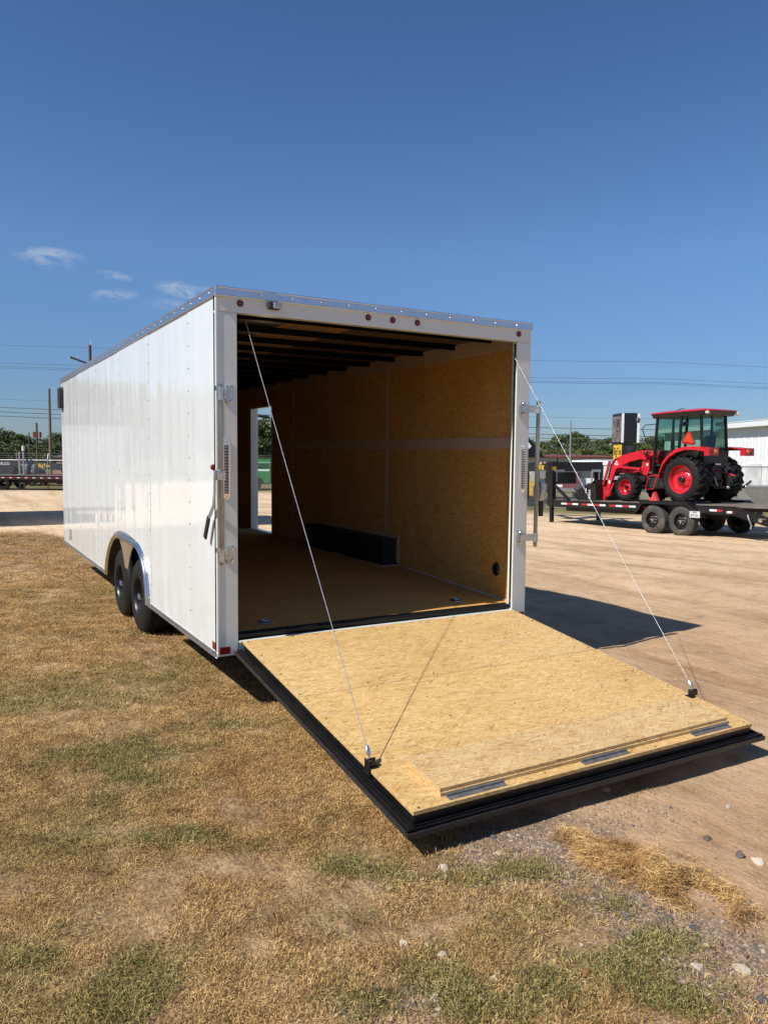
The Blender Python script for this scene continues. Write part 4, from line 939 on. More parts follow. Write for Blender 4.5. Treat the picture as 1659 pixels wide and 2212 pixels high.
# ------------------------------------------------------------------ black gooseneck equipment trailer under the tractor
K.rotation_euler = (-.03, 0, 0)
G = empty('gooseneck_trailer', 'black gooseneck equipment trailer carrying the red tractor', 'trailer', (15.92, 8.72, GTZ)); G.rotation_euler = (-.03, 0, 0)
m_plank = pm('weathered plank', (.16, .135, .11), .85, 0, .3, 4, .3, 30, stretch=(6, .6, 1))
for i in range(9):
    x = -.97+.2156*i; B().bb((x, -2.9, .772), (x+.209, 4.55, .81+.003*(i % 2))).obj('deck_plank', m_plank, G)
for s_ in (-1, 1):
    b = B(); xa, xb = sorted((s_*.98, s_*1.05)); b.bb((xa, -1.8, .60), (xb, 4.65, .775)); b.bb((xa-.01, -1.8, .765), (xb+.01, 4.65, .80)); b.bb((xa-.01, -1.8, .585), (xb+.01, 4.65, .605))
    b.obj('side_rail', m_black, G)
    b = B(); b.bar((s_*1.015, -1.8, .69), (s_*1.015, -3.1, .35), .08, .19); b.bar((s_*1.015, -1.8, .60), (s_*1.015, -3.1, .26), .1, .02); b.bar((s_*1.015, -1.8, .79), (s_*1.015, -3.1, .45), .1, .02); b.obj('dovetail_rail', m_black, G)
    fpz = [(1.06, .50), (1.02, .62), (.84, .86), (-.62, .86), (-.98, .60), (-1.0, .50)]
    b = B(); xa, xb = s_*1.0, s_*1.28
    for (y0, z0), (y1, z1) in zip(fpz[:-1], fpz[1:]): b.hexa([(xa, y0, z0), (xb, y0, z0), (xb, y1, z1), (xa, y1, z1), (xa, y0, z0+.018), (xb, y0, z0+.018), (xb, y1, z1+.018), (xa, y1, z1+.018)])
    b.prism([(y, z) for y, z in fpz]+[(-.9, .62), (-.56, .80), (.78, .80), (.92, .62)], 'x', s_*1.272, s_*1.282)
    b.obj('fender', m_black, G)
    for y in (.45, -.45): wheel(y, -.0, s_*1.27, s_, True, G, 1.09)
    b = B(); b.bb((s_*1.0-.05, 4.56, .05), (s_*1.0+.05, 4.66, .62)); b.bb((s_*1.0-.13, 4.5, -.06), (s_*1.0+.13, 4.72, -.04)) if s_ < 0 else b.bb((s_*1.0-.05, 4.5, .0), (s_*1.0+.05, 4.6, .02)); b.bb((s_*1.0-.04, 4.57, -.05), (s_*1.0+.04, 4.65, .1)); b.obj('jack_leg', m_black, G)
    B().bb((s_*1.0-.075, 4.5, .60), (s_*1.0+.075, 4.74, 1.99)).obj('neck_upright', m_black, G, bevel=.006)
    b = B(); b.bar((s_*.98, 4.5, 1.25), (s_*.98, 3.85, .80), .06, .08, (1, 0, 0)); b.obj('neck_brace', m_black, G)
    b = B(); b.bar((s_*.95, 4.62, 1.84), (s_*.22, 6.7, 1.84), .08, .30); nb = b.obj('neck_beam', m_black, G, bevel=.006)
    b = B(); b.bb((s_*.98-.2*s_-.2, 4.49, 1.66), (s_*.98-.2*s_+.2, 4.497, 1.74)); b.bb((s_*.90-.02, 4.49, 1.36), (s_*.90+.02, 4.497, 1.655)); b.obj('grey_trim', m_galv, G)
    if s_ < 0:
        r = Vector((-.73, -2.08, 0)).normalized(); n_ = Vector((-2.08, .73, 0)).normalized()
        text('BigTex', .30, m_yel, nb, Vector((-.66, 5.45, 1.83))+n_*.045, r, (0, 0, 1), bold=.006, sx=.62)
        for i in range(5):
            pp = Vector((-.92, 4.72, 1.965))-r*(.17*i+.1)+n_*.0415; B().box(pp, (.012, .08, .035), rotm(0, 0, math.atan2(-r.x, r.y))).obj('tape', m_redtape if i % 2 else m_whtape, nb)
text('14ER', .17, m_yel, G, (-1.0, 4.494, 1.76), (1, 0, 0), (0, 0, 1), bold=.006, sx=.5)
B().bb((-.93, 4.5, 1.70), (.93, 4.70, 1.98)).obj('cross_beam', m_black, G, bevel=.006)
b = B(); b.bar((0, 6.6, 1.84), (0, 7.0, 1.84), .5, .28); b.cyl((0, 6.95, 1.75), (0, 6.95, .75), .07); b.obj('coupler', m_black, G)
B().bb((-.6, 5.2, 1.28), (.6, 5.75, 1.66)).obj('toolbox', m_black, G, bevel=.01)
b = B()
for y in np.arange(-1.6, 4.5, .6): b.bb((-.98, y, .62), (.98, y+.06, .75))
b.bb((-.5, -1.2, .45), (-.42, 4.5, .62)); b.bb((.42, -1.2, .45), (.5, 4.5, .62)); b.obj('crossmember', m_blackm, G)
y = 4.12; i = 0
for k in range(12):
    if k % 4 == 3: y -= .14
    B().bb((-1.0545, y-.235, .672), (-1.0505, y, .722)).obj('tape', m_redtape if k % 2 else m_whtape, G); y -= .24
for (y0, y1, r_) in ((-1.14, -1.34, 0), (-1.34, -1.5, 1), (-1.62, -1.76, 0), (-1.76, -1.9, 1)): B().bb((-1.0545, y1, .665-.1*(y0 < -1.6)*.3), (-1.0505, y0, .715-.1*(y0 < -1.6)*.3)).obj('tape', m_redtape if r_ else m_whtape, G)
lp = B().bb((-1.30, -1.05, .50), (-1.295, -.75, .66)).obj('licence_plate', pm('plate white', (.55, .55, .55), .4), G)
text('TEXAS', .045, m_blk, lp, (-1.302, -.90, .63), (0, -1, 0), (0, 0, 1)); text('817 1261', .075, m_blk, lp, (-1.302, -.90, .555), (0, -1, 0), (0, 0, 1), sx=.8)
for s_ in (-1, 1):                                     # folding ramps at the tail
    b = B(); x = s_*.6
    for dx in (-.28, .28): b.bar((x+dx, -3.05, .42), (x+dx, -4.6, .06), .05, .09)
    for t in np.linspace(.05, .95, 8): b.bar((x-.28, -3.05-1.55*t, .42-.36*t), (x+.28, -3.05-1.55*t, .42-.36*t), .05, .05)
    b.obj('tail_ramp', m_black, G)
B().cyl((-1.06, -2.55, .50), (-1.13, -2.55, .50), .05, n=10).obj('ramp_latch', m_zinc, G); 
b = B(); b.tube([(-1.08, -2.2, .62), (-1.09, -2.25, .5), (-1.08, -2.3, .38), (-1.09, -2.28, .28)], .02, 6); b.obj('safety_chain', m_zinc, G)
# red wheel chock / stand seen under the tractor
b = B(); b.prism([(-.16, 0), (.17, 0), (.12, .10), (.06, .12), (.01, .25), (-.03, .28)], 'x', 0, .10); o = b.obj('wheel_chock', pm('coral plastic', (.62, .06, .07), .45), None)
o.location = (15.2, 9.65, float(zg(15.2, 9.65))+.80); tag(o, 'red wedge chock on the trailer deck ahead of the rear tractor wheel', 'chock')

# ------------------------------------------------------------------ white metal building on the right
rzb = math.atan2(hd[1], hd[0])
x_, y_ = ld(19.75, 28.0); MB = empty('metal_building', 'long white ribbed metal building behind the tractor', 'building', (x_, y_, -.75), rzb)
m_wm = pm('white sheet metal', (.78, .79, .79), .35, 0, .04, 1.5, .04, 3, dirt=(.55, .5, .42), dirtamt=.12)
for i in range(33):                                     # sheets with standing ribs
    a = .8*i; b = B(); b.bb((a, -.05, 0), (a+.797, .0, 4.15)); b.bb((a+.77, .001, 0), (a+.797, .035, 4.15)); b.bb((a+.35, .001, 0), (a+.39, .012, 4.15)); b.obj('wall_sheet', m_wm, MB)
B().bb((-.1, -.05, 4.10), (26.8, .42, 4.40)).obj('fascia', m_wm, MB, bevel=.02)
B().hexa([(-.2, -14, 4.9), (26.9, -14, 4.9), (26.9, .44, 4.405), (-.2, .44, 4.405), (-.2, -14, 4.95), (26.9, -14, 4.95), (26.9, .44, 4.44), (-.2, .44, 4.44)]).obj('roof', m_wm, MB)
B().prism([(-14, 0), (-.06, 0), (-.06, 4.4), (-14, 4.9)], 'x', 26.4, 26.45).obj('end_wall', m_wm, MB)
B().prism([(-14, 0), (-.06, 0), (-.06, 4.4), (-14, 4.9)], 'x', 0, .05).obj('end_wall', m_wm, MB)
B().bb((12.3, .036, .95), (13.95, .07, 2.15)).obj('patch_board', pm('weathered board', (.66, .66, .63), .7, 0, .2, 2, .1, dirt=(.35, .33, .3), dirtamt=.4), MB)
x_, y_ = ld(15.6, 33.0); FB_ = empty('feed_bin', 'low grey metal bin standing between the trailer fender and the white building', 'bin', (x_, y_, float(zg(x_, y_))), rzb)
b = B(); b.hexa([(-.6, -1.2, .15), (.6, -1.2, .15), (.6, 1.0, .15), (-.6, 1.0, .15), (-.7, -1.4, .95), (.7, -1.4, .95), (.7, 1.25, .95), (-.7, 1.25, .95)]); b.bb((-.5, -1.0, 0), (.5, .8, .15)); b.obj('hopper', m_galv, FB_); text('FEED', .2, m_redl, FB_, (-.66, .2, .75), (0, -1, 0), (0, 0, 1)) if False else None
B().bb((-.72, -1.42, .95), (.72, 1.27, 1.0)).obj('rim', m_galv, FB_)

# ------------------------------------------------------------------ chain-link fences
def fence(name, label, lat0, lat1, dep0, dep1, H, step, post, barb=False, sp=.085):
    x0, y0 = ld(lat0, dep0); x1, y1 = ld(lat1, dep1); L = math.hypot(x1-x0, y1-y0); z0, z1 = float(zg(x0, y0)), float(zg(x1, y1))
    F = empty(name, label, 'fence', (x0, y0, z0), math.atan2(y1-y0, x1-x0)); sl = (z1-z0)/L
    w_ = B(); r = .0036
    for dirn in (-1, 1):
        a = -H
        while a < L+H:
            p = [a, 0.03]; q = [a+dirn*(H-.06), H-.03]
            def cut(p, q):
                (ax, az), (bx, bz) = p, q
                if ax > bx: (ax, az), (bx, bz) = (bx, bz), (ax, az)
                if bx < 0 or ax > L: return None
                m_ = (bz-az)/(bx-ax)
                if ax < 0: az += -ax*m_; ax = 0
                if bx > L: bz -= (bx-L)*m_; bx = L
                return (ax, az), (bx, bz)
            c = cut(p, q)
            if c and abs(c[0][0]-c[1][0]) > .02:
                (ax, az), (bx, bz) = c; w_.cyl((ax, .002*dirn, az+sl*ax), (bx, .002*dirn, bz+sl*bx), r, n=3, cap=False)
            a += sp
    w_.obj('wire_mesh', m_galv, F, stuff=True)
    x = 0
    while x <= L+.01:
        b = B(); b.cyl((x, -.03, -.3), (x, -.03, H+.08+sl*x), .032, n=10)
        if barb: b.cyl((x, -.03, H+.05+sl*x), (x, .12, H+.42+sl*x), .018, n=6)
        b.obj('post', m_galv, F, smooth=True); x += post
    B().cyl((0, -.03, H), (L, -.03, H+sl*L), .022, n=8).obj('top_rail', m_galv, F, smooth=True)
    if barb:
        for k in range(3): B().cyl((0, .0+.05*k, H+.14+.13*k), (L, .05*k, H+.14+.13*k+sl*L), .006, n=4).obj('barbed_wire', m_galv, F)
    return F
fence('chain_link_fence', 'chain link fence behind the black gooseneck trailer', 2.5, 16.4, 30.5, 32.5, 1.80, 3, 3.0)
LF = fence('chain_link_fence', 'long chain link fence with barbed wire behind the flatbed trailer', -30, -1.5, 47.6, 48.0, 1.80, 3, 3.05, True, .11)
for lat in (-22.2, -22.45):                             # gate posts
    x_, y_ = ld(lat, 47.4); o = B().cyl((0, 0, -.2), (0, 0, 2.3), .055, n=12).obj('gate_post', m_galv, None, smooth=True); o.location = (x_, y_, float(zg(x_, y_))); tag(o, 'tall galvanised gate post at the chain link fence', 'post', 'gate posts')

# ------------------------------------------------------------------ pylon sign
x_, y_ = ld(0, 0)
PS = at(1362, 925, 52.0); PS = empty('pylon_sign', 'black pylon sign with a display cabinet over a yellow panel', 'sign', (PS.x, PS.y, float(zg(PS.x, PS.y))), math.atan2(CR[1], CR[0])+.02)
gzp = PS.location.z
b = B(); b.bb((-.61, 0, 2.65-gzp), (.61, 2.0, 4.66-gzp)); ub = b.obj('display_cabinet', m_black, PS, bevel=.01)
for x in (-.62, .45): 
    B().bb((x, -.012, 2.66-gzp), (x+.17, -.001, 4.64-gzp)).obj('edge_strip', m_wht, ub)
m_led = pm('display face', (.20, .155, .15), .6, 0, .5, 1.6, .2, 14, dirt=(.06, .045, .05), dirtamt=.7, dscale=1.1)
B().bb((-.63, .06, 2.72-gzp), (-.612, 1.94, 4.45-gzp)).obj('display_face', m_led, ub)
text('BJ', .72, m_blk, ub, (-.634, .62, 3.98-gzp), (0, -1, 0), (0, 0, 1), bold=.012, sx=1.1); text('Trailers', .26, m_blk, ub, (-.634, .70, 3.45-gzp), (0, -1, 0), (0, 0, 1), sx=1.25)
b = B(); b.bb((-.50, .12, .0), (.50, 1.9, 2.60-gzp)); lb = b.obj('lower_cabinet', m_black, PS, bevel=.01)
ys = B().bb((-.52, .14, 1.25-gzp), (-.503, 1.88, 2.52-gzp)).obj('brand_panel', m_yellow, lb)
text('BigTex', .70, m_blk, ys, (-.524, 1.0, 2.05-gzp), (0, -1, 0), (0, 0, 1), bold=.012, sx=.82); text('TRAILERS', .26, m_redl, ys, (-.524, .72, 1.55-gzp), (0, -1, 0), (0, 0, 1), bold=.01, sx=.9)
B().prism([(-.35, 2.5-gzp), (.35, 2.5-gzp), (0, 1.9-gzp)], 'y', .10, .118).obj('chevron', pm('dark slate panel', (.03, .03, .036), .5), lb)

# ------------------------------------------------------------------ vehicles behind the fence
def vehicle(name, label, px, depth, wdt, rz_, col, kind):
    """a road vehicle; the pixel names the middle of its lower edge, local -y faces the viewer"""
    P = at(px, 1000, depth); V = empty(name, label, 'truck' if kind != 'van' else 'van', (P.x, P.y, float(zg(P.x, P.y))), math.atan2(CR[1], CR[0])+rz_)
    mp_ = pm(name+' paint', col, .22, 0, .05, 4, coat=.4); L = 5.4; h = wdt/2
    if kind == 'pickup': prof = [(0, .55), (0, 1.12), (1.75, 1.14), (1.80, 1.16), (2.0, 1.78), (3.15, 1.80), (3.75, 1.20), (5.2, 1.08), (5.4, .8), (5.4, .5), (.1, .45)]
    else: prof = [(0, .45), (0, 1.9), (.15, 2.05), (3.6, 2.1), (4.4, 1.35), (5.2, 1.15), (5.35, .8), (5.35, .45)]
    bo = B().prism(prof, 'x', -h, h).obj('body', mp_, V, bevel=.05)
    g = pm('vehicle glass', (.03, .04, .045), .08, 0, .1)
    if kind == 'pickup':
        b = B(); b.hexa([(-h*.78, 1.86, 1.22), (h*.78, 1.86, 1.22), (h*.78, 1.89, 1.23), (-h*.78, 1.89, 1.23), (-h*.66, 1.99, 1.70), (h*.66, 1.99, 1.70), (h*.66, 2.02, 1.70), (-h*.66, 2.02, 1.70)]); b.xf(lambda p: p+Vector((0, -.055, 0))); b.obj('rear_window', g, V)
        B().bb((-h*.95, -.14, .48), (h*.95, -.005, .68)).obj('bumper', m_chrome, V, bevel=.03); B().bb((-.25, -.012, .72), (.25, -.002, .84)).obj('number_plate', m_wht, V)
    else: B().bb((-h*.8, -.012, 1.15), (h*.8, -.002, 1.8)).obj('rear_window', g, V)
    for s_ in (-1, 1):
        B().bb((s_*h*.96-.09, -.03, .78), (s_*h*.96+.09, .02, 1.08)).obj('tail_lamp', m_redlens, V, bevel=.02)
        b = B(); pts = [(2.12, 1.24), (2.25, 1.68), (3.1, 1.70), (3.55, 1.26)] if kind == 'pickup' else [(2.7, 1.25), (2.7, 1.8), (3.6, 1.85), (4.2, 1.3)]
        b.prism(pts, 'x', s_*(h+.001), s_*(h+.006)); b.obj('side_window', g, V)
        for y in (1.0, 4.35): wheel(y, -.0, s_*(h-.02), s_, True, V, .98)
    return V
vehicle('pickup_truck', 'dark red pickup truck parked behind the fence, tail to the yard', 1205, 38, 1.95, -.25, (.16, .012, .02), 'pickup')
vehicle('work_van', 'white van parked behind the fence beside the dark red pickup', 1272, 40, 1.9, -.5, (.75, .75, .75), 'van')
# yellow trencher behind the fence
P = at(1140, 1000, 33.5); Yl = empty('trencher', 'small yellow trenching machine behind the fence by the trailer post', 'machine', (P.x, P.y, float(zg(P.x, P.y))), math.atan2(CR[1], CR[0]))
b = B(); b.bb((-.5, -.4, .45), (.2, .5, 1.0)); b.prism([(-.5, 1.0), (.15, 1.0), (.0, 1.25), (-.4, 1.25)], 'y', -.3, .4); b.obj('body', pm('machine yellow', (.75, .45, .02), .4, 0, .1, 6), Yl, bevel=.03)
for s_ in (-.45, .35): B().prism([(-.55, .12), (-.45, .0), (.35, .0), (.45, .12), (.4, .42), (-.5, .42)], 'y', s_, s_+.2).obj('track', m_rubber, Yl, bevel=.03)
b = B(); b.bar((.15, 0, .8), (.5, 0, 1.35), .1, .1); b.bar((.2, -.1, .3), (.42, -.1, .9), .2, .06); b.obj('boom', MATS['machine yellow'], Yl)
b = B(); b.tube([(.2, -.1, 1.5), (.05, -.12, 1.35), (.05, -.14, 1.15), (.2, -.14, .95)], .03, 6); b.obj('hose', pm('blue hose', (.10, .22, .34), .4), Yl, smooth=True)
# raised dump trailer
P = at(1128, 1000, 34.5); DT = empty('dump_trailer', 'black dump trailer with its bed tipped up behind the fence', 'trailer', (P.x, P.y, float(zg(P.x, P.y))), math.atan2(CR[1], CR[0]))
b = B(); b.prism([(1.02, 2.13), (.0, 3.35), (-1.9, 3.35), (-1.2, 2.13)], 'y', 0, 2.0); bd = b.obj('bed', m_black, DT, bevel=.01)
b = B(); b.bb((-1.6, .3, .55), (1.6, .42, .75)); b.bb((-1.6, 1.55, .55), (1.6, 1.67, .75)); b.bar((-1.0, 1, .7), (-.5, 1, 2.2), .12, .12); b.bar((1.0, 1, .7), (.9, 1, 2.2), .12, .12); b.obj('frame', m_black, DT)
for x in (-.75, .1):
    b = B().lathe([(.2, -.0), (.36, .0), (.38, .04), (.38, .18), (.36, .22), (.2, .22)], (x, .0, .38), 'y', 24, True); b.obj('tyre', m_tyre, DT, smooth=True)
for (x, z, c) in ((.30, 2.62, m_whtape), (.12, 2.42, pm('flag pink', (.55, .3, .3), .5)), (.22, 2.72, m_whtape)): B().box((x, -.006, z), (.17, .01, .13), rotm(0, -.8, 0)).obj('flag_decal', c, bd)

# ------------------------------------------------------------------ low building with a red roof
P = at(1150, 1000, 66); RB_ = empty('storage_building', 'long cream storage building with a red metal roof', 'building', (P.x, P.y, float(zg(P.x, P.y))), math.atan2(CR[1], CR[0])+.16)
zb = -RB_.location.z
m_cream = pm('cream siding', (.62, .58, .44), .6, 0, .06, 1); m_rroof = pm('red metal roof', (.19, .045, .035), .55, 0, .1, 1.2, .05, 6, stretch=(6, 1, 1))
B().bb((-3, 0, -.2), (7.2, 5, 1.575+zb)).obj('wall', m_cream, RB_)
b = B(); b.hexa([(-3.3, -.4, 1.58+zb), (7.5, -.4, 1.58+zb), (7.5, 2.5, 1.70+zb), (-3.3, 2.5, 1.70+zb), (-3.3, -.4, 1.68+zb), (7.5, -.4, 1.68+zb), (7.5, 2.5, 1.82+zb), (-3.3, 2.5, 1.82+zb)]); b.hexa([(-3.3, 2.5, 1.70+zb), (7.5, 2.5, 1.70+zb), (7.5, 5.4, 1.58+zb), (-3.3, 5.4, 1.58+zb), (-3.3, 2.5, 1.82+zb), (7.5, 2.5, 1.82+zb), (7.5, 5.4, 1.7+zb), (-3.3, 5.4, 1.7+zb)]); b.obj('roof', m_rroof, RB_)
for x in (2.2, 5.2): B().bb((x, -.06, .1), (x+.09, -.005, 1.58+zb)).obj('downpipe', pm('brown pipe', (.2, .09, .06), .5), RB_)
for x in (-1.6, 1.0, 3.6): B().bb((x, -.02, .1), (x+1.2, -.004, 1.25+zb)).obj('roller_door', pm('pale door', (.55, .52, .45), .5), RB_)

# ------------------------------------------------------------------ left side of the yard
Pl = at(10, 1000, 45.6); FT_ = empty('flatbed_trailer', 'long black flatbed trailer with reflective tape parked along the fence', 'trailer', (Pl.x, Pl.y, float(zg(Pl.x, Pl.y))), math.atan2(CR[1], CR[0]))
b = B(); b.bb((-4, 0, .62), (9.5, .12, .88)); b.bb((-4, 2.3, .62), (9.5, 2.42, .88)); b.obj('side_rail', m_black, FT_)
B().bb((-4, .121, .80), (9.5, 2.299, .87)).obj('deck', m_plank, FT_)
b = B(); b.bb((-3.8, .7, .42), (9.3, .82, .80)); b.bb((-3.8, 1.6, .42), (9.3, 1.72, .80)); b.obj('main_beam', m_blackm, FT_)
for x in (3.0, 4.6, 6.2): B().bb((x, .15, .36), (x+.25, .4, .62)).obj('stake_pocket', m_black, FT_)
for x in (-1.75, -.8, .15):
    for y in (.02, 2.15):
        b = B().lathe([(.2, 0), (.37, .0), (.39, .05), (.39, .2), (.37, .24), (.2, .24), (.17, .1)], (x-.3, y, .39), 'y', 28, True); b.obj('tyre', m_tyre, FT_, smooth=True)
B().bb((6.9, .5, .0), (7.02, .62, .62)).obj('landing_leg', m_black, FT_)
for i in range(28): B().bb((-3.9+.46*i, -.006, .72), (-3.9+.46*i+.17, -.001, .765)).obj('tape', m_whtape, FT_); B().bb((-3.73+.46*i, -.006, .722), (-3.73+.46*i+.24, -.001, .760)).obj('tape', m_redtape, FT_)
Pl = at(86, 1000, 55); G2 = empty('gooseneck_trailer', 'black gooseneck trailer with yellow brand lettering behind the barbed wire fence', 'trailer', (Pl.x, Pl.y, float(zg(Pl.x, Pl.y))), math.atan2(CR[1], CR[0]))
b = B(); b.prism([(-.3, 1.55), (2.0, 1.55), (3.6, 1.45), (3.6, 1.0), (2.6, .95), (2.2, .62), (1.6, .62), (1.5, 1.05), (.2, 1.22), (-.3, 1.22)], 'y', 0, .12); b.bb((1.6, .0, .5), (6.0, .12, .75)); b.bb((1.6, 2, .5), (6, 2.12, .75)); b.bb((1.6, 0, .74), (6, 2.1, .79)); b.bb((1.7, .05, 0), (1.85, .2, .6)); nb = b.obj('neck', m_blackm, G2)
for x in (4.2, 5.1): B().lathe([(.2, 0), (.36, .0), (.38, .05), (.38, .2), (.36, .24), (.2, .24)], (x, -.25, .38), 'y', 24, True).obj('tyre', m_tyre, G2, smooth=True)
text('BigTex', .36, m_yel, nb, (.30, -.012, 1.38), (1, 0, 0), (0, 0, 1), bold=.012, sx=.85); text('14GX', .15, m_yel, nb, (1.05, -.012, 1.2), (1, 0, 0), (0, 0, 1), bold=.006) if False else None
B().prism([(1.95, 1.3), (2.08, 1.32), (2.75, .62), (2.3, .62)], 'y', -.02, -.004).obj('pale_panel', pm('pale pink panel', (.5, .36, .32), .6), G2)
Pl = at(60, 1000, 53); RT_ = empty('utility_trailer', 'red framed utility trailer behind the barbed wire fence', 'trailer', (Pl.x, Pl.y, float(zg(Pl.x, Pl.y))), math.atan2(CR[1], CR[0]))
b = B(); b.bb((-.5, 0, .66), (1.7, .08, .80)); b.bb((-.5, 1.6, .66), (1.7, 1.68, .80)); b.bb((-.5, .08, .66), (-.42, 1.6, .8)); b.bb((1.62, .08, .66), (1.7, 1.6, .8)); b.bb((.95, .02, 0), (1.05, .12, .66)); b.obj('frame', pm('dark red frame', (.33, .02, .03), .4), RT_)
B().bb((-.42, .08, .60), (1.62, 1.6, .66)).obj('deck', m_plank, RT_)
for y in (-.22, 1.7): B().lathe([(.18, 0), (.32, .0), (.34, .05), (.34, .17), (.32, .2), (.18, .2)], (.3, y, .34), 'y', 24, True).obj('tyre', m_tyre, RT_, smooth=True)
for x in (-.32, .22):
    b = B().lathe([(.001, .8), (.2, .8), (.22, .86), (.22, 1.35), (.16, 1.46), (.06, 1.5), (.06, 1.62), (.001, 1.62)], (x, .6, 0), 'z', 18); o = b.obj('gas_cylinder', pm('grey cylinder', (.13, .13, .13), .5), None, smooth=True)
    o.parent = None; o.location = RT_.location; o.rotation_euler = RT_.rotation_euler; tag(o, 'grey gas cylinder standing on the red framed utility trailer', 'gas cylinder', 'gas cylinders')
Pl = at(8, 1000, 54.5); D2 = empty('dump_trailer', 'black tipper trailer with white lettering and sloping neck behind the fence', 'trailer', (Pl.x, Pl.y, float(zg(Pl.x, Pl.y))), math.atan2(CR[1], CR[0]))
b = B(); b.prism([(-3, .75), (-3, 1.75), (.9, 1.75), (2.05, 1.0), (2.15, .62), (1.8, .62), (.75, 1.38), (.6, .75)], 'y', 0, 2.0); bd = b.obj('body', m_blackm, D2)
text('ELCO', .26, m_wht, bd, (.10, -.01, 1.5), (1, 0, 0), (0, 0, 1), bold=.006)
for i in range(4): B().bar((.98+.28*i, -.008, 1.64-.183*i), (1.2+.28*i, -.008, 1.50-.183*i), .006, .06, (0, 0, 1)).obj('tape', m_redtape if i % 2 == 0 else m_whtape, bd)
for x in (-1.6, -.7): B().lathe([(.2, 0), (.36, .0), (.38, .05), (.38, .2), (.36, .24), (.2, .24)], (x, -.25, .38), 'y', 24, True).obj('tyre', m_tyre, D2, smooth=True)
# pink brick house
Pl = at(126, 1000, 76); H = empty('brick_house', 'pink brick house with a dark roof beyond the fence', 'house', (Pl.x, Pl.y, float(zg(Pl.x, Pl.y))), math.atan2(CR[1], CR[0])-.2)
m_br = pm('pink brick', (.34, .18, .145), .85, 0, .12, 2, .1, 14, stretch=(1, 1, 3)); m_dr = pm('dark shingle', (.07, .065, .06), .9, 0, .2, 5)
B().bb((-.2, 0, 0), (8, 6, 2.05)).obj('wall', m_br, H); b = B(); b.hexa([(-.5, -.35, 2.0), (8.3, -.35, 2.0), (8.3, 6.3, 2.0), (-.5, 6.3, 2.0), (1.6, 2.6, 2.9), (6.4, 2.6, 2.9), (6.4, 3.4, 2.9), (1.6, 3.4, 2.9)]); ro = b.obj('roof', m_dr, H)
B().cyl((1.2, .8, 2.2), (1.2, .8, 2.75), .12, n=10).obj('flue', m_wht, ro); wd_ = B().bb((.55, -.03, .6), (1.6, -.004, 1.6)).obj('window', pm('house glass', (.05, .06, .07), .1), H); B().bb((.45, -.3, 1.62), (1.7, -.01, 1.7)).obj('awning', m_dr, wd_)
# green stock trailer beyond the side door
Pl = at(583, 1000, 49.5); S_ = empty('stock_trailer', 'bright green livestock trailer with white band seen through the open side door', 'trailer', (Pl.x, Pl.y, float(zg(Pl.x, Pl.y))), math.atan2(CR[1], CR[0]))
m_gr = pm('green trailer paint', (.02, .21, .045), .35, 0, .08, 3, coat=.2)
B().bb((-5.5, 0, .45), (.0, .05, 1.42)).obj('side_sheet', m_gr, S_); B().bb((-5.5, 0, 1.68), (.02, .06, 2.0)).obj('top_rail', m_gr, S_); B().bb((-5.5, .0, 1.97), (.02, 2.0, 2.02)).obj('roof', m_gr, S_)
for x in np.arange(-5.4, .01, .9): B().bb((x-.03, -.02, .45), (x+.03, -.002, 1.98)).obj('side_post', m_gr, S_)
B().bb((-5.5, .01, 1.53), (0, .04, 1.58)).obj('slat', m_gr, S_); B().bb((-5.5, -.004, 1.24), (0, -.001, 1.34)).obj('white_band', m_wht, S_); B().bb((-5.5, 1.95, .45), (0, 2.0, 1.97)).obj('side_sheet', m_gr, S_); B().bb((-5.5, .05, .4), (0, 1.95, .45)).obj('floor', m_blackm, S_)
b = B(); b.prism([(-2.2, .45), (-2.0, .8), (-.6, .8), (-.4, .45)], 'y', -.25, -.02); b.obj('fender', m_black, S_)
for x in (-1.75, -.9): B().lathe([(.18, 0), (.33, .0), (.35, .05), (.35, .17), (.33, .2), (.18, .2)], (x, -.24, .35), 'y', 24, True).obj('tyre', m_tyre, S_, smooth=True)
for z in (.75, 1.0): B().bb((-5.5, -.012, z), (0, -.001, z+.02)).obj('rib', m_gr, S_)
# two more white cargo trailers in the row (their shadows cross the yard)
def other(name, label, x, y, L, rz_=0):
    O = empty(name, label, 'trailer', (x, y, float(zg(x, y))), rz_); n = int(L/1.2)
    for i in range(n): 
        a = L*i/n
        for xx in (0, 2.56): B().bb((xx, a+.001, .42), (xx+.03, a+L/n-.001, 2.62)).obj('side_panel', WHITE, O)
    B().bb((.03, 0, .42), (2.56, .03, 2.62)).obj('ramp_door', WHITE, O); B().bb((.03, L-.03, .42), (2.56, L, 2.62)).obj('front_wall', WHITE, O); B().bb((-.01, -.01, 2.62), (2.6, L+.01, 2.70)).obj('roof', m_alu, O)
    B().bb((.1, .1, .30), (2.49, L-.1, .42)).obj('chassis', m_blackm, O)
    for xx, s_ in ((-.005, -1), (2.595, 1)):
        for yy in (L*.38, L*.38+.86): wheel(yy, 0, xx, s_, False, O)
    return O
other('cargo_trailer', 'closed white cargo trailer parked beyond the far edge of the lawn', -3.0, 17.9, 6.4)
other('cargo_trailer', 'closed white cargo trailer parked in line ahead of the open one', 2.75, 15.7, 3.6)

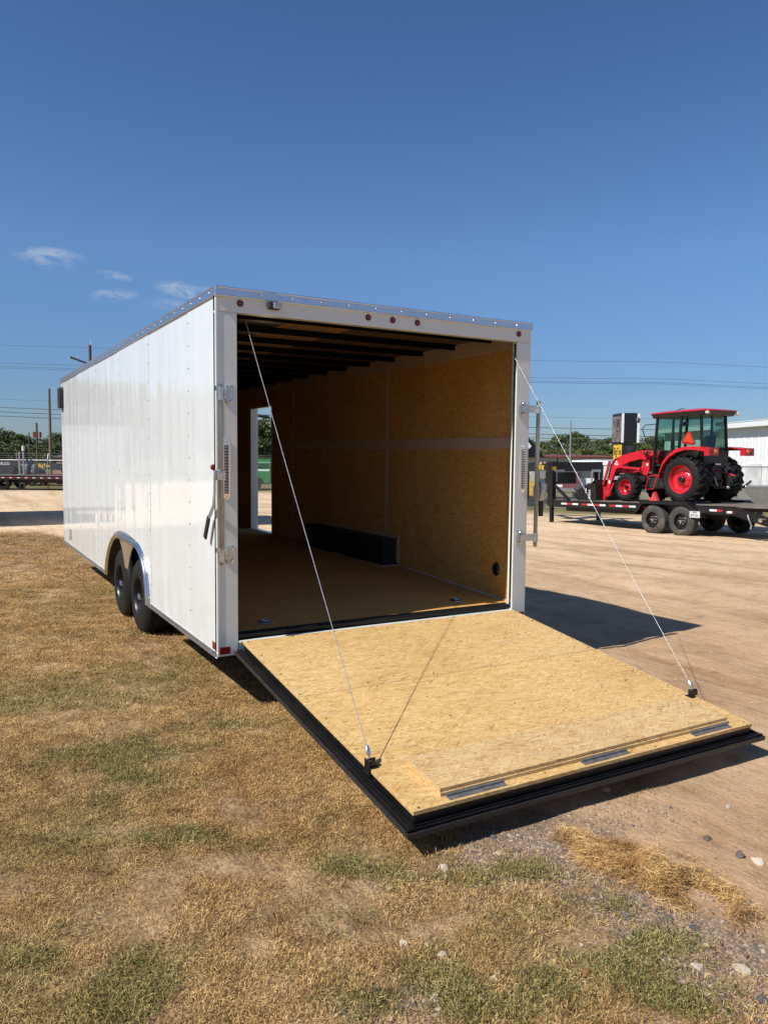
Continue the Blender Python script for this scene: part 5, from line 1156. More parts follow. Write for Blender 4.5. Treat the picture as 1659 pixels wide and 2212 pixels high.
# ------------------------------------------------------------------ poles and wires
m_pole = pm('weathered pole wood', (.20, .155, .11), .9, 0, .2, 3, .3, 20, stretch=(4, 4, .5)); m_pole2 = pm('dark pole wood', (.10, .07, .05), .9, 0, .2, 3)
m_wire = pm('power wire', (.05, .05, .055), .5); m_por = pm('porcelain', (.55, .55, .55), .25)
def pole(label, px, top, depth, r, m, extras, name='utility_pole'):
    P = at(px, top, depth); zb_ = float(zg(P.x, P.y)); Hh = P.z-zb_
    O = empty(name, label, 'pole', (P.x, P.y, zb_), math.atan2(CR[1], CR[0]))
    B().cyl((0, 0, -.5), (0, 0, Hh), r*1.25, r, 12).obj('shaft', m, O, smooth=True)
    if 'arm' in extras:
        a = B(); a.box((-.55, -.15, Hh-1.3), (1.9, .10, .13), rotm(0, .32, .5)); ao = a.obj('crossarm', m_pole2, O)
        for t in (-1.35, -.75): B().cyl((t, -.2+t*.3, Hh-.92+t*.2), (t, -.2+t*.3, Hh-.72+t*.2), .05, n=8).obj('insulator', m_por, ao)
        B().cyl((.12, 0, Hh), (.12, 0, Hh+.3), .05, n=8).obj('insulator', m_por, O)
    if 'vee' in extras:
        for s_ in (-1, 1):
            b = B(); b.tube([(0, 0, Hh-.15), (s_*.45, 0, Hh-.05), (s_*.72, 0, Hh+.0)], .025, 6); bo = b.obj('bracket', m_galv, O); B().cyl((s_*.72, 0, Hh-.02), (s_*.72, 0, Hh+.2), .045, n=8).obj('insulator', m_por, bo)
    if 'can' in extras:
        for s_ in (-1, 1): B().cyl((s_*.42, 0, Hh-2.1), (s_*.42, 0, Hh-1.3), .24, n=14).obj('transformer', pm('rusty can', (.30, .13, .09), .6), O, smooth=True)
    if 'lamp' in extras: B().cyl((0, -.15, Hh-1.2), (0, -.15, Hh-.5), .2, n=12).obj('transformer', m_wht, O, smooth=True)
    return O
pole('tall wooden utility pole with a slanting crossarm behind the trailer roof', 194, 745, 60, .11, m_pole2, ('arm',))
pole('stout grey wooden utility pole with a two-armed bracket on top', 106, 839, 86, .135, m_pole, ('vee',))
pole('utility pole with two rusty transformer cans', 79, 913, 110, .13, m_pole2, ('can', 'vee'))
pole('slim dark utility pole between the transformer pole and the white can pole', 62.5, 934, 112, .09, m_pole2, ())
pole('slim pole with a white transformer can in front of the trees', 51, 955, 105, .09, m_pole2, ('lamp',))
pole('short thin pole standing at the fence line before the trees', 36, 978, 100, .09, m_pole, ())
pole('thin grey pole above the red roofed building', 1233.5, 909, 58, .055, m_galv, (), 'flag_pole')
def wire(label, y0, y1, d0, d1, r, sag=.25, xa=-420, xb=2150):
    ya = y0+(y1-y0)*(xa/1659); yb = y0+(y1-y0)*(xb/1659); p, q = at(xa, ya, d0), at(xb, yb, d1); pts = []
    for i in range(33):
        t = i/32; pts.append(p*(1-t)+q*t-Vector((0, 0, sag*math.sin(math.pi*((t*3) % 1)))))
    o = B().tube(pts, r, 5).obj('power_line_wire', m_wire, None); tag(o, label, 'wire', 'overhead wires'); return o
wire('topmost thin overhead wire running past the tall pole', 738, 788, 57, 74, .010)
for a, b in ((777, 824), (784, 832), (787.5, 835)): wire('overhead wire of the trio strung from the slanting crossarm', a, b, 57, 74, .011)
wire('lone thin overhead wire between the upper trio and the cables', 855, 912, 57, 74, .008)
for a, b in ((873, 937), (882.5, 953), (891.5, 961)): wire('thick low communication cable strung across the yard', a, b, 57, 74, .024)
P, Q = at(545, 896, 61), at(582, 900.5, 61.3)
o = B().tube([P, P+(Q-P)*.06, P+(Q-P)*.94, Q], 0, 10, [.03, .115, .125, .03]).obj('splice_case', m_blackm, None, smooth=True); tag(o, 'black splice case hanging on a communication cable', 'cable case')
# ------------------------------------------------------------------ trees
def leaf_mat(name, dk, md, lt):
    m, t, b = NT(name); tn = nn(t, 'ShaderNodeAttribute', attribute_name='tone').outputs['Fac']
    oi = nn(t, 'ShaderNodeObjectInfo').outputs['Random']
    c = ramp(t, tn, ((0, dk), (.55, md), (1, lt))); c = mixc(t, .35, c, ramp(t, oi, ((0, (.75, .85, .7)), (1, (1.15, 1.05, .85)))), 'MULTIPLY')
    n = noise(t, posc(t), .7, 3); c = mixc(t, .5, c, ramp(t, n, ((.35, (.7, .72, .7)), (.65, (1.1, 1.08, 1))), ), 'MULTIPLY')
    t.links.new(c, b.inputs['Base Color']); b.inputs['Roughness'].default_value = .55; b.inputs['Specular IOR Level'].default_value = .3
    return m
m_leaf = leaf_mat('oak leaves', (.035, .05, .016), (.085, .112, .036), (.16, .19, .07)); m_leaf2 = leaf_mat('olive leaves', (.06, .07, .02), (.125, .14, .045), (.20, .21, .085))
m_bark = pm('tree bark', (.09, .068, .05), .95, 0, .3, 6, .4, 20)
def tree_meshes(seed, H, Wd, n_leaf, ls, base=.28):
    r = np.random.default_rng(seed); b = B(); top = H*.75
    b.tube([(0, 0, -.3), (.05, .03, H*.2), (-.04, .05, H*.45), (.05, -.04, top)], 0, 8, [H*.03, H*.024, H*.017, H*.005])
    cen = []
    for i in range(22):
        u = r.uniform(0, 1); z = H*(base+(1-base)*u*.93); rad = Wd*.5*math.sin(math.pi*(.16+.80*u))**.75*r.uniform(.35, 1.0); a = r.uniform(0, 6.28)
        cen.append((rad*math.cos(a), rad*math.sin(a), z, Wd*r.uniform(.13, .22)))
    for (x, y, z, q) in cen[:9]: b.tube([(0, 0, z*.45), (x*.5, y*.5, z*.75), (x, y, z)], 0, 5, [H*.010, H*.006, H*.002])
    tm = b.mesh('trunk', True); tm.materials.append(m_bark)
    cen.append((0, 0, H*.93, Wd*.13))
    vs = []; fs = []; tone = []
    w_ = np.array([c[3]**2 for c in cen]); w_ /= w_.sum(); pick = r.choice(len(cen), n_leaf, p=w_)
    ct = r.uniform(-.15, .15, len(cen))
    for k in pick:
        x, y, z, q = cen[k]; d = r.normal(size=3); d /= np.linalg.norm(d); rr = q*r.uniform(.55, 1.08); P = np.array([x, y, z])+d*rr*np.array([1, 1, .8])
        nrm = d+r.normal(0, .6, 3); nrm /= np.linalg.norm(nrm); t1 = np.cross(nrm, r.normal(size=3)); t1 /= np.linalg.norm(t1); t2 = np.cross(nrm, t1); s = ls*r.uniform(.6, 1.4); o = len(vs)
        vs += [P-t1*s*.5, P-t2*s*.28+t1*s*.05, P+t1*s*.55, P+t2*s*.32]; fs.append((o, o+1, o+2, o+3))
        tn = np.clip(.5+ct[k]+r.normal(0, .2), 0, 1); tone += [tn]*4
    me = bpy.data.meshes.new('crown'); me.from_pydata([tuple(v) for v in vs], [], fs); a_ = me.attributes.new('tone', 'FLOAT', 'POINT'); a_.data.foreach_set('value', np.array(tone, np.float32))
    return tm, me
TM = [tree_meshes(200+i, 9, w_, 3400, .42) for i, w_ in enumerate((7.5, 6.2, 8.6, 6.8))] + [tree_meshes(300, 9, 5.0, 3400, .36, .12)]
for i, (a, b) in enumerate(TM): b.materials.append(m_leaf)
TM2 = [tree_meshes(400+i, 9, w_, 3200, .42, .1) for i, w_ in enumerate((8.5, 7.0))]
for a, b in TM2: b.materials.append(m_leaf2)
random.seed(9)
def tree(label, group, px, top, depth, v, wide=1.0, olive=False):
    P = at(px, top, depth); zb_ = float(zg(P.x, P.y)); s = (P.z-zb_)/9.0
    O = empty('tree', label, 'tree', (P.x, P.y, zb_), random.uniform(0, 6.28), group)
    tm, cm = (TM2 if olive else TM)[v % (2 if olive else 5)]
    for n_, me_ in (('trunk', tm), ('crown', cm)):
        o = bpy.data.objects.new(n_, me_); COL.objects.link(o); o.parent = O
    O.scale = (s*wide, s*wide, s)
# right hand tree line, tops read off the skyline
sk = [(1080, 938), (1120, 942), (1150, 950), (1172, 952), (1195, 948), (1222, 938), (1246, 936), (1268, 945), (1292, 950), (1318, 942), (1345, 955), (1365, 950), (1385, 948), (1405, 944), (1420, 949), (1438, 952), (1470, 952), (1505, 946), (1540, 950), (1580, 955), (1630, 944), (1680, 950)]
for i, (x, y) in enumerate(sk): tree('dense green tree in the wood beyond the red roofed building', 'trees beyond the right fence', x, y+random.uniform(-2, 2), random.uniform(150, 175), i, random.uniform(1.0, 1.35))
for i, x in enumerate(range(1090, 1660, 34)): tree('olive green bushy tree low in front of the right hand wood', 'bushy trees before the right wood', x+random.uniform(-8, 8), 966+random.uniform(-5, 6), random.uniform(118, 135), i, random.uniform(1.3, 1.7), True)
tree('dark spreading tree close beside the yellow sign panel', None, 1308, 957, 75, 4, 1.1)
# left hand wood
for i, (x, y) in enumerate([(-60, 930), (-28, 926), (2, 926), (22, 930), (42, 936), (60, 944), (100, 950), (118, 936), (134, 935), (160, 938), (195, 934), (78, 962)]): tree('tall dark tree in the wood behind the utility poles', 'trees in the left wood', x, y, random.uniform(128, 145), i, random.uniform(1.1, 1.4))
for i, x in enumerate((-40, -10, 14, 36, 60, 84, 104, 128, 150)): tree('lower bushy tree at the foot of the left wood', 'low trees before the left wood', x, 962+random.uniform(-7, 5), random.uniform(112, 124), i+1, random.uniform(1.3, 1.6))
# trees seen through the side door
for i, (x, y, d, w_) in enumerate(((548, 915, 74, 1.0), (572, 905, 70, 1.15), (600, 908, 72, 1.1))): tree('round crowned dark tree behind the green stock trailer', 'trees behind the green trailer', x, y, d, i, w_)
for i, x in enumerate(range(230, 1080, 62)): tree('tree in the wood hidden behind the open cargo trailer', 'trees along the far side of the road', x, 940+random.uniform(-8, 8), random.uniform(135, 160), i, random.uniform(1.1, 1.4))
# wood along the left of the yard, mirrored in the trailer's side
for i in range(26):
    a = i/25; x_ = -46-12*math.sin(i*1.7); y_ = -30+112*a; zb_ = float(zg(x_, y_)); s = random.uniform(.95, 1.35)
    O = empty('tree', 'tall tree in the wood along the far side of the lawn', 'tree', (x_, y_, zb_), random.uniform(0, 6), 'trees along the far side of the lawn'); tm, cm = TM[i % 5]
    for n_, me_ in (('trunk', tm), ('crown', cm)):
        o = bpy.data.objects.new(n_, me_); COL.objects.link(o); o.parent = O
    O.scale = (s*1.2, s*1.2, s)
for i, (x_, y_, s) in enumerate([(-34, 84, 1.2), (-29, 79, 1.05), (-25, 86, 1.25), (-21, 80, 1.0), (-17.5, 85, 1.2), (-14, 79, 1.08), (-10.5, 84, 1.22), (-7, 80, 1.02), (-3.5, 86, 1.15), (-40, 82, 1.2), (-46, 78, 1.1)]):
    O = empty('tree', 'broad tree in the row mirrored in the white trailer side', 'tree', (x_, y_, float(zg(x_, y_))), random.uniform(0, 6), 'row of trees past the parked trailers'); tm, cm = TM[i % 5]
    for n_, me_ in (('trunk', tm), ('crown', cm)):
        o = bpy.data.objects.new(n_, me_); COL.objects.link(o); o.parent = O
    O.scale = (s*.95, s*.95, s)
# ------------------------------------------------------------------ lawn blades
def grass_mat():
    m, t, b = NT('dry grass'); v = posc(t)
    bc = nn(t, 'ShaderNodeAttribute', attribute_name='tone').outputs['Fac']
    gr = nn(t, 'ShaderNodeAttribute', attribute_name='green', attribute_type='INSTANCER').outputs['Fac']
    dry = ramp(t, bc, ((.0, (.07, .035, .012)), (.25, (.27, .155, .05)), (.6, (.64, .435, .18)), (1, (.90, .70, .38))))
    ob = noise(t, v, 1.4, 4, .6)
    dry = mixc(t, .75, dry, ramp(t, ob, ((.32, (.74, .56, .38)), (.5, (.95, .86, .74)), (.68, (1.05, 1.02, .95)))), 'MULTIPLY')
    dry = mixc(t, .7, dry, ramp(t, noise(t, v, 8.5, 3, .6), ((.36, (.52, .46, .38)), (.55, (1, 1, 1)), (.7, (1.12, 1.1, 1.05)))), 'MULTIPLY')
    grn = ramp(t, bc, ((.0, (.022, .036, .010)), (.5, (.085, .12, .030)), (1, (.22, .25, .08))))
    f = mth(t, 'MULTIPLY', gr, ramp(t, bc, ((.0, .9), (.8, .75))))
    c = mixc(t, f, dry, grn)
    t.links.new(c, b.inputs['Base Color']); b.inputs['Roughness'].default_value = .7; b.inputs['Specular IOR Level'].default_value = .25
    return m
M_GRASS = grass_mat()
def tuft(seed, n, up, L, wd):
    """one small tuft, blades bent outwards; up 0 lies flat, 1 stands"""
    r = np.random.default_rng(seed); vs = []; fs = []; tone = []
    for _ in range(n):
        a = r.uniform(0, 2*math.pi); l = L*r.uniform(.45, 1.15); el = np.clip(r.normal(.25+.75*up, .32), .02, 1.45)
        rr = .055*math.sqrt(r.uniform(0, 1)); p0 = np.array([math.cos(a+r.normal(0, 1))*rr, math.sin(a+r.normal(0, 1))*rr, -.004+r.uniform(0, .006)])
        d = np.array([math.cos(a)*math.cos(el), math.sin(a)*math.cos(el), math.sin(el)]); sd = np.array([-math.sin(a), math.cos(a), r.normal(0, .4)]); sd /= np.linalg.norm(sd)
        bend = r.uniform(.0, .7)*l; cv = r.normal(0, .45)*l
        p1 = p0+d*l*.5+np.array([0, 0, .004])+sd*cv*.3; p2 = p0+d*l+np.array([0, 0, -bend*math.sin(el)])+sd*cv
        p2[2] = max(p2[2], .001); w_ = wd*r.uniform(.6, 1.3); o = len(vs)
        vs += [p0-sd*w_, p0+sd*w_, p1-sd*w_*.85, p1+sd*w_*.85, p2]
        fs += [(o, o+1, o+3, o+2), (o+2, o+3, o+4)]
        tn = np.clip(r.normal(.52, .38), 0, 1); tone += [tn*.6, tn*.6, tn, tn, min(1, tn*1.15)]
    me = bpy.data.meshes.new('tuft'); me.from_pydata([tuple(v) for v in vs], [], fs)
    a_ = me.attributes.new('tone', 'FLOAT', 'POINT'); a_.data.foreach_set('value', np.array(tone, np.float32)); me.materials.append(M_GRASS)
    return me
def proto_collection(name, meshes):
    c = bpy.data.collections.new(name)
    for i, me in enumerate(meshes):
        o = bpy.data.objects.new('%s_%02d' % (name, i), me); c.objects.link(o)
    return c
def scatter(name, pts, rot, scl, idx, extra, col, mat_obj_label, cat):
    """instances of the small shapes in col on given points"""
    me = bpy.data.meshes.new(name); me.vertices.add(len(pts)); me.vertices.foreach_set('co', np.asarray(pts, np.float32).reshape(-1))
    for nme, ty, dat in (('rot', 'FLOAT_VECTOR', rot), ('scl', 'FLOAT', scl), ('idx', 'INT', idx)) + tuple((k, 'FLOAT', v) for k, v in extra.items()):
        a_ = me.attributes.new(nme, ty, 'POINT'); d = np.asarray(dat, np.int32 if ty == 'INT' else np.float32).reshape(-1)
        a_.data.foreach_set('vector' if ty == 'FLOAT_VECTOR' else 'value', d)
    o = bpy.data.objects.new(name, me); COL.objects.link(o)
    ng = bpy.data.node_groups.new(name, 'GeometryNodeTree')
    ng.interface.new_socket('Geometry', in_out='INPUT', socket_type='NodeSocketGeometry'); ng.interface.new_socket('Geometry', in_out='OUTPUT', socket_type='NodeSocketGeometry')
    N = ng.nodes.new; gi = N('NodeGroupInput'); gout = N('NodeGroupOutput'); ip = N('GeometryNodeInstanceOnPoints'); ci = N('GeometryNodeCollectionInfo')
    ci.inputs['Collection'].default_value = col; ci.inputs['Separate Children'].default_value = True; ci.inputs['Reset Children'].default_value = True
    def attr(n_, ty):
        a_ = N('GeometryNodeInputNamedAttribute'); a_.data_type = ty; a_.inputs['Name'].default_value = n_; return a_.outputs['Attribute']
    L = ng.links.new
    er = N('FunctionNodeEulerToRotation'); L(attr('rot', 'FLOAT_VECTOR'), er.inputs[0])
    L(gi.outputs[0], ip.inputs['Points']); L(ci.outputs[0], ip.inputs['Instance']); ip.inputs['Pick Instance'].default_value = True
    L(attr('idx', 'INT'), ip.inputs['Instance Index']); L(er.outputs[0], ip.inputs['Rotation']); L(attr('scl', 'FLOAT'), ip.inputs['Scale'])
    L(ip.outputs[0], gout.inputs[0])
    md = o.modifiers.new('scatter', 'NODES'); md.node_group = ng
    tag(o, mat_obj_label, cat, kind='stuff'); return o
dryT = [tuft(i, 34, .0, .023, .00075) for i in range(6)] + [tuft(10+i, 26, .15, .024, .00075) for i in range(4)] + [tuft(20+i, 26, .40, .026, .0009) for i in range(4)]
GC = proto_collection('tuft', dryT)
def sample(n, lo, hi, lat):                             # random ground points between two depths, inside the picture's fan
    d = np.sqrt(RNG.uniform(lo**2, hi**2, n)); l = RNG.uniform(-1.75, 1, n)*(d*lat+.35)
    return CAMP[0]+hd[0]*d+hd[1]*l, CAMP[1]+hd[1]*d-hd[0]*l, d
xs, ys, sc_ = [], [], []
for n, lo, hi, k in ((108000, 1.6, 5.0, 1.0), (136000, 5.0, 10.0, 1.3), (95000, 10, 24, 2.1)):
    x, y, d = sample(n, lo, hi, .62); xs.append(x); ys.append(y); sc_.append(np.full(n, k))
# a margin of lawn beside the camera for other viewpoints
x, y, d = sample(16000, 1.2, 7.0, 1.5); xs.append(x); ys.append(y); sc_.append(np.full(16000, 1.1))
GB = [(on(a, b), rx*(.42 if b > 1750 else .62), ry*(.42 if b > 1750 else .62), n_*(.16 if b > 1750 else .3)) for (a, b, rx, ry, n_) in ((230, 2110, .75, .45, 520), (330, 2190, .5, .25, 330), (60, 2060, .4, .4, 170), (215, 1640, 1.0, .6, 420), (250, 1700, .7, .4, 260), (360, 1600, .5, .5, 140), (160, 1800, .5, .35, 100), (400, 1815, .5, .2, 110), (350, 1820, .3, .15, 80),
    (560, 1830, .4, .25, 60), (700, 1760, .3, .25, 80), (760, 1880, .3, .16, 120), (690, 2000, .3, .25, 70), (880, 1900, .3, .18, 110), (1000, 1905, .35, .14, 110), (1130, 1890, .4, .14, 130), (1080, 1990, .35, .2, 120), (1290, 1960, .4, .1, 190), (1400, 2040, .35, .12, 260), (1320, 2090, .4, .2, 260),
    (1200, 2140, .4, .2, 170), (1450, 2160, .4, .2, 240), (1000, 2150, .35, .2, 120), (900, 2120, .4, .25, 130), (1050, 2200, .4, .15, 130), (780, 2180, .5, .2, 120), (580, 2150, .5, .3, 90), (330, 1450, 1.0, .6, 150), (100, 1520, 1.2, .8, 220), (90, 1380, 1.5, 1.2, 200), (330, 1370, .5, .5, 120), (270, 1500, 1.2, .5, 160), (500, 1560, .6, .5, 120))]
def gmask(x, y):
    m = np.zeros(len(x))
    for (P, rx, ry, n_) in GB:
        dx, dy = x-P.x, y-P.y; a = (dx*hd[1]-dy*hd[0])/rx; b = (dx*hd[0]+dy*hd[1])/ry
        m = np.maximum(m, min(1, n_/(rx*ry*700))*np.exp(-2*(a*a+b*b)))
    return m
x = np.concatenate(xs); y = np.concatenate(ys); sc_ = np.concatenate(sc_)
p = lawn(x, y)
bare = np.clip((fbm(x, y, 3.2, 21)-.515)*6, 0, 1)*.88; bare = np.maximum(bare, .75*np.exp(-((x+.32)**2+(y+2.97)**2)/.16**2)); bare = np.maximum(bare, np.clip((x-.25)*2, 0, .7)*(y < -2.1)*np.clip(fbm(x, y, 5, 77)*2.2-.7, 0, 1))
ramp_in = (x > .16) & (x < 2.45) & (y < 0) & (y > -2.12)
und = (x > .25) & (x < 2.4) & (y > 0) & (y < 7.3)
thin = np.where((x > -.7) & (y < -1.9), .62, 1.0); thin = thin*np.clip(fbm(x, y, 6.5, 61, 2)*2.6-.45, .12, 1)
keep = RNG.random(len(x)) < p*(1-bare)*np.where(und, .5, 1)*thin*(1-.8*gmask(x, y))
for wy in (2.53, 3.39): keep &= ~((x > .02) & (x < .26) & (np.abs(y-wy) < .13))
x, y, sc_ = x[keep], y[keep], sc_[keep]
gn = fbm(x, y, .9, 31); green = np.clip((gn-.56)*5.5, 0, 1)
def blob(cx, cy, r): return np.exp(-((x-cx)**2+(y-cy)**2)/r**2)
green = np.clip(green*.75 + .75*blob(-1.55, -2.7, .5)+.75*blob(-1.15, -1.35, .5)+.55*blob(.15, -2.95, .35)+.5*blob(-.15, -2.05, .25)+.7*blob(-2.3, 2, .9), 0, .9)
green *= RNG.uniform(.55, 1.1, len(x))
n = len(x); z = zg(x, y)+ripple(x, y)
rot = np.stack([RNG.normal(0, .12, n), RNG.normal(0, .12, n), RNG.uniform(0, 6.28, n)], -1)
idx = np.where(RNG.random(n) < .25+.6*green, RNG.integers(6, 10, n), RNG.integers(0, 6, n))
green = green*.6
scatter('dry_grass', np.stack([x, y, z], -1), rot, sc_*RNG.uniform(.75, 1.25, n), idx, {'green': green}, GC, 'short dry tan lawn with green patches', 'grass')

# green tufts in patches
gp = []
for (P, rx, ry, n_) in GB:
    for _ in range(int(n_*4.6)):
        a, b = RNG.normal(0, .5), RNG.normal(0, .5); gp.append((P.x+hd[1]*a*rx+hd[0]*b*ry, P.y-hd[0]*a*rx+hd[1]*b*ry))
gp = np.array(gp); gp = gp[fbm(gp[:, 0], gp[:, 1], 7, 91, 2) > .44]; gp = gp[(RNG.random(len(gp)) < lawn(gp[:, 0], gp[:, 1])+.25) & ~((gp[:, 0] > .12) & (gp[:, 0] < 2.5) & (gp[:, 1] > -2.15))]; n = len(gp); dd_ = sdep(gp[:, 0], gp[:, 1])
scatter('green_grass', np.stack([gp[:, 0], gp[:, 1], zg(gp[:, 0], gp[:, 1])+ripple(gp[:, 0], gp[:, 1])], -1), np.stack([RNG.normal(0, .15, n), RNG.normal(0, .15, n), RNG.uniform(0, 6.28, n)], -1), RNG.uniform(.8, 1.6, n)*np.interp(dd_, [2, 6, 14], [.9, 1.1, 1.8]), RNG.integers(10, 14, n), {'green': RNG.uniform(.55, 1.0, n)}, GC, 'patches of green grass growing through the dry lawn', 'grass')

# ------------------------------------------------------------------ gravel band and stones
def rock_mesh(seed, m, fl=.65):
    r = random.Random(seed); bm = bmesh.new(); bmesh.ops.create_icosphere(bm, subdivisions=3, radius=1.0)
    ax = [Vector((r.uniform(-1, 1), r.uniform(-1, 1), r.uniform(-1, 1))).normalized() for _ in range(14)]; ct = [r.uniform(.42, .82) for _ in range(14)]
    for v in bm.verts:
        c = v.co.copy()
        for a, k in zip(ax, ct):
            e = c.dot(a)-k
            if e > 0: c -= a*e*.97
        c *= 1+r.uniform(-.035, .035); v.co = Vector((c.x*1.25, c.y*1.0, c.z*fl*1.1))
    me = bpy.data.meshes.new('stone'); bm.to_mesh(me); bm.free(); me.materials.append(m)
    me.polygons.foreach_set('use_smooth', [True]*len(me.polygons)); me.set_sharp_from_angle(angle=.4); return me
m_st = [pm('pale limestone', (.47, .38, .28), .85, 0, .2, 3, .5, 9), pm('slate stone', (.125, .108, .09), .8, 0, .3, 3, .4, 9),
        pm('brown stone', (.27, .19, .13), .8, 0, .25, 3, .4, 9), pm('white stone', (.50, .42, .32), .8, 0, .1, 3, .3, 9), pm('golden stone', (.52, .38, .19), .85, 0, .2, 3, .5, 9), pm('rusty stone', (.30, .11, .05), .8, 0, .2, 3, .4, 9), pm('buff pebble', (.37, .265, .175), .9, 0, .25, 3, .4, 9), pm('pinkish pebble', (.30, .19, .13), .9, 0, .25, 3, .4, 9), pm('dusty asphalt', (.17, .145, .12), .95, 0, .45, 5, .9, 14)]
RC = proto_collection('pebble', [rock_mesh(40+i, m_st[k], .6) for i, k in enumerate((6, 7, 2, 2, 1, 0, 7, 6))])
n = 13000; gx = []; gy = []
t = RNG.random(n); bx = np.interp(t, [0, .4, 1], [.50, .68, .76])+RNG.normal(0, .15, n)*(1+.8*(t < .25)); by = -2.22-1.5*t+RNG.normal(0, .02, n)
bx2 = .70+RNG.uniform(-.6, .8, 3800); by2 = -2.36+RNG.normal(0, .09, 3800)-.1*np.abs(bx2-.7)
bx3 = -.32+RNG.normal(0, .13, 900); by3 = -2.97+RNG.normal(0, .10, 900)
fx = RNG.uniform(.4, 9, 9000); fy = RNG.uniform(-3.9, 8, 9000); far_k = (fx > 1.0) & ~((fx < 2.6) & (fy > -2.2))
px = np.concatenate([bx, bx2, bx3, fx[far_k]]); py = np.concatenate([by, by2, by3, fy[far_k]])
sz = np.concatenate([np.clip(RNG.lognormal(-5.72, .55, n), .0015, .014), np.clip(RNG.lognormal(-5.72, .55, 3800), .0015, .014), np.clip(RNG.lognormal(-5.6, .5, 900), .0015, .013), np.clip(RNG.lognormal(-6.2, .45, far_k.sum()), .0015, .010)])
n = len(px)
scatter('gravel', np.stack([px, py, zg(px, py)+ripple(px, py)-sz*.12], -1), np.stack([RNG.normal(0, .3, n), RNG.normal(0, .3, n), RNG.uniform(0, 6.28, n)], -1), sz, RNG.choice(8, n, p=[.19, .17, .14, .13, .12, .12, .07, .06]), {}, RC,
        'loose grey and brown gravel at the edge of the grass', 'gravel')
n = 420; t = RNG.random(n); cx2 = np.interp(t, [0, .4, 1], [.5, .68, .76])+RNG.normal(0, .16, n); cy2 = -2.2-1.5*t+RNG.normal(0, .05, n); SC = proto_collection('chip', [rock_mesh(70+i, m_st[k], .38) for i, k in enumerate((1, 1, 1, 0, 2))])
scatter('slate_chips', np.stack([cx2, cy2, zg(cx2, cy2)+ripple(cx2, cy2)-.001], -1), np.stack([RNG.normal(0, .2, n), RNG.normal(0, .2, n), RNG.uniform(0, 6.28, n)], -1), np.clip(RNG.lognormal(-4.85, .4, n), .004, .018), RNG.integers(0, 5, n), {}, SC, 'flat slate and limestone chips bedded in the gravel', 'gravel')
STONES = [  # picture place, radius, kind, label
    (930, 2048, .026, 4, 'golden tan stone in the gravel patch among the grass'), (872, 2050, .022, 0, 'grey tan stone beside the golden stone'),
    (958, 2073, .026, 0, 'pale rough stone just below the golden stone'), (1068, 2120, .023, 3, 'round white stone in the gravel patch'),
    (1020, 2065, .024, 1, 'flat dark slate stone with a dry stem over it'), (1040, 2165, .017, 3, 'small white chip below the round white stone'),
    (940, 2165, .022, 3, 'pale bluish white stone at the edge of the gravel patch'), (1268, 2110, .018, 5, 'rust brown leaf-shaped stone in the grass'),
    (843, 1925, .017, 0, 'small tan stone alone in the grass before the ramp corner'), (725, 1620, .028, 3, 'white stone in the dry grass beside the ramp edge'),
    (1598, 1853, .034, 8, 'dark grey lump of asphalt on the bare dirt'), (1640, 1868, .034, 3, 'pale crumbly stone next to the asphalt lump'),
    (1575, 1748, .030, 0, 'flat tan stone alone on the bare dirt'), (1308, 1712, .03, 0, 'pale flat stone in front of the ramp'),
    (1185, 1700, .022, 2, 'brown stone at the foot of the ramp end'), (1528, 1815, .026, 8, 'dark clinker lump on the bare dirt by the hay'),
    (1500, 2010, .030, 8, 'flat black slate slab at the lower edge of the hay'), (1440, 1990, .022, 8, 'blue grey slate stone under the hay edge'),
    (1650, 2172, .030, 8, 'large dark slate stone at the end of the gravel band'), (1600, 2100, .035, 0, 'pale flat stone half sunk in the gravel band'),
    (1510, 2090, .026, 3, 'pinkish white stone in the gravel band'), (1350, 1985, .022, 1, 'small slate stone at the end of the green grass tufts'),
    (1250, 1815, .040, 3, 'crumbly white lime patch above the hay'), (1080, 1850, .020, 0, 'round tan stone in the gravel near the ramp'),
    (1115, 1855, .017, 3, 'small pale stone in the gravel near the ramp'), (1065, 1815, .022, 1, 'dark slate chip in the gravel near the ramp'),
    (955, 1880, .035, 3, 'white crumbled stone at the grass edge by the ramp corner'), (273, 1443, .014, 3, 'tiny white stone on the lawn beside the trailer'),
    (238, 2115, .014, 0, 'small pale stone in the lawn far from the ramp')]
for i, (a, b, r, k, lab) in enumerate(STONES):
    P = on(a, b); o = bpy.data.objects.new('stone', rock_mesh(100+i, m_st[k], .45 if 'flat' in lab or 'slab' in lab or 'patch' in lab else .7)); COL.objects.link(o)
    o.location = (P.x, P.y, gz(P.x, P.y)+r*.02); o.scale = (r*.9, r*.9, r*.9); o.rotation_euler = (random.uniform(-.2, .2), random.uniform(-.2, .2), random.uniform(0, 6)); tag(o, lab, 'stone')
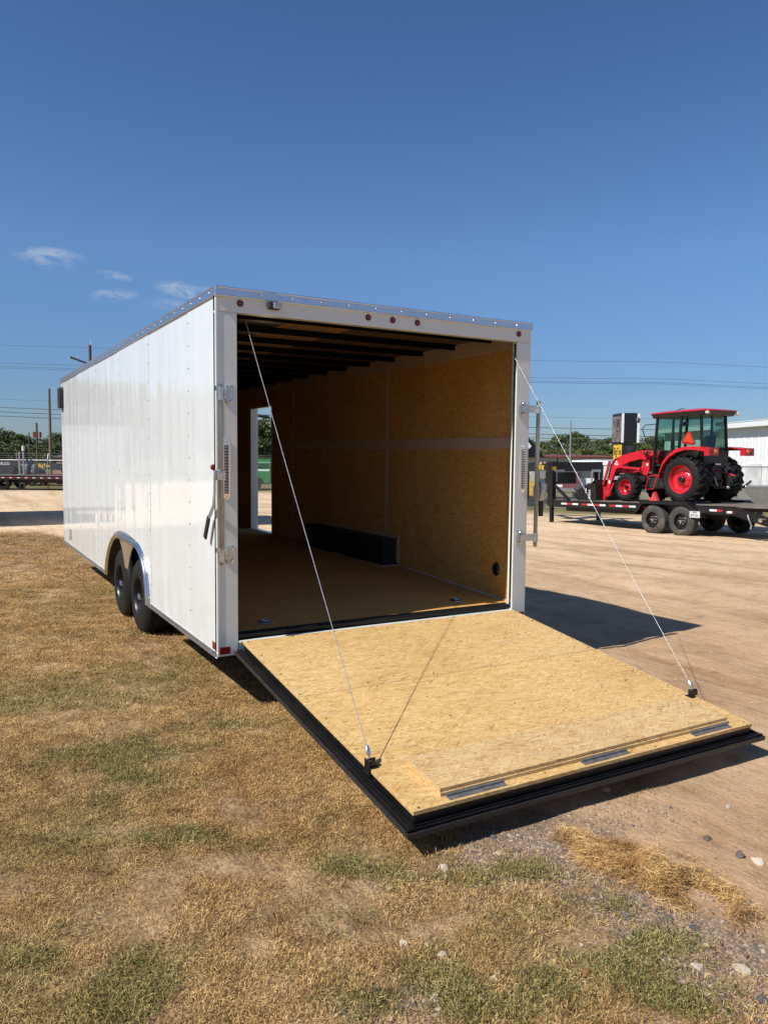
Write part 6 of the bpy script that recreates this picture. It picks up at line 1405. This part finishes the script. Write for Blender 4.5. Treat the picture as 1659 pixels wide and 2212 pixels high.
# ------------------------------------------------------------------ raked hay
def strands(name, pts, m, label, cat, tone=.62):
    vs = []; fs = []; tn = []
    for (p, a, l, el, w_) in pts:
        d = np.array([math.cos(a)*math.cos(el), math.sin(a)*math.cos(el), math.sin(el)]); sd = np.array([-math.sin(a), math.cos(a), RNG.normal(0, .5)]); sd /= np.linalg.norm(sd)
        cv = RNG.normal(0, .18)*l; o = len(vs); q0 = p-d*l*.5-sd*cv*.4; q1 = p+sd*cv*.35+np.array([0, 0, .006*RNG.random()]); q2 = p+d*l*.5-sd*cv*.4
        vs += [q0-sd*w_, q0+sd*w_, q1-sd*w_, q1+sd*w_, q2-sd*w_*.6, q2+sd*w_*.6]; fs += [(o, o+1, o+3, o+2), (o+2, o+3, o+5, o+4)]
        t_ = np.clip(RNG.normal(.30+.5*vnoise(p[0], p[1], 14, 3), .28), 0, 1); tn += [t_]*6
    me = bpy.data.meshes.new(name); me.from_pydata([tuple(v) for v in vs], [], fs); a_ = me.attributes.new('tone', 'FLOAT', 'POINT'); a_.data.foreach_set('value', np.array(tn, np.float32))
    me.materials.append(m); o = bpy.data.objects.new(name, me); COL.objects.link(o); return tag(o, label, cat, kind='stuff')
hp = []
for _ in range(15000):
    t = RNG.random(); cx_ = np.interp(t, [0, .3, .6, 1], [.86, .90, .96, .99]); cy_ = np.interp(t, [0, 1], [-2.40, -3.12])
    wd = np.interp(t, [0, .2, .5, .8, 1], [.10, .17, .20, .17, .12])
    q = RNG.normal(0, .5); x_ = cx_+q*wd; y_ = cy_+RNG.normal(0, .05); hh = .05*math.exp(-q*q*1.2)*np.interp(t, [0, .2, .5, .8, 1], [.4, .8, 1.2, .9, .3])
    if vnoise(x_, y_, 9, 71) < .33+.12*RNG.random(): continue
    hp.append((np.array([x_, y_, gz(x_, y_)+.002+RNG.random()*hh*(.4+1.2*vnoise(x_, y_, 16, 72))]), RNG.normal(-.75, 1.15), RNG.uniform(.02, .075), RNG.normal(0, .22), RNG.uniform(.0004, .0009)))
strands('hay', hp, M_GRASS, 'heap of raked dry straw lying on the bare dirt', 'hay')
hp = []
for _ in range(4200):
    x_ = RNG.uniform(.5, 9); y_ = RNG.uniform(-3.6, 9)
    if .1 < x_ < 2.55 and y_ > -2.25: continue
    cl = fbm(x_, y_, .9, 44)
    if cl < .52 and RNG.random() < .85: continue
    hp.append((np.array([x_, y_, gz(x_, y_)+.003]), RNG.uniform(0, 6.28), RNG.uniform(.02, .10), RNG.normal(0, .08), RNG.uniform(.0008, .0018)))
strands('straw_litter', hp, M_GRASS, 'scattered straw and twigs on the dirt yard', 'straw')
# green weed tufts on the dirt
k = 0; pts = []
for (a, b, r_, n_) in ((1375, 1706, .09, 42), (1590, 1640, .05, 6), (1190, 1705, .05, 8), (1330, 1725, .06, 10), (1480, 1500, .1, 5)):
    P = on(a, b)
    for _ in range(n_): pts.append((P.x+RNG.normal(0, r_*.6), P.y+RNG.normal(0, r_*.45)))
pts = np.array(pts); n = len(pts)
scatter('weeds', np.stack([pts[:, 0], pts[:, 1], zg(pts[:, 0], pts[:, 1])+ripple(pts[:, 0], pts[:, 1])], -1), np.stack([np.zeros(n), np.zeros(n), RNG.uniform(0, 6.28, n)], -1), RNG.uniform(.6, 1.0, n), RNG.integers(6, 10, n), {'green': RNG.uniform(.3, .8, n)}, GC, 'small weed tufts growing in the dirt by the ramp', 'weeds')
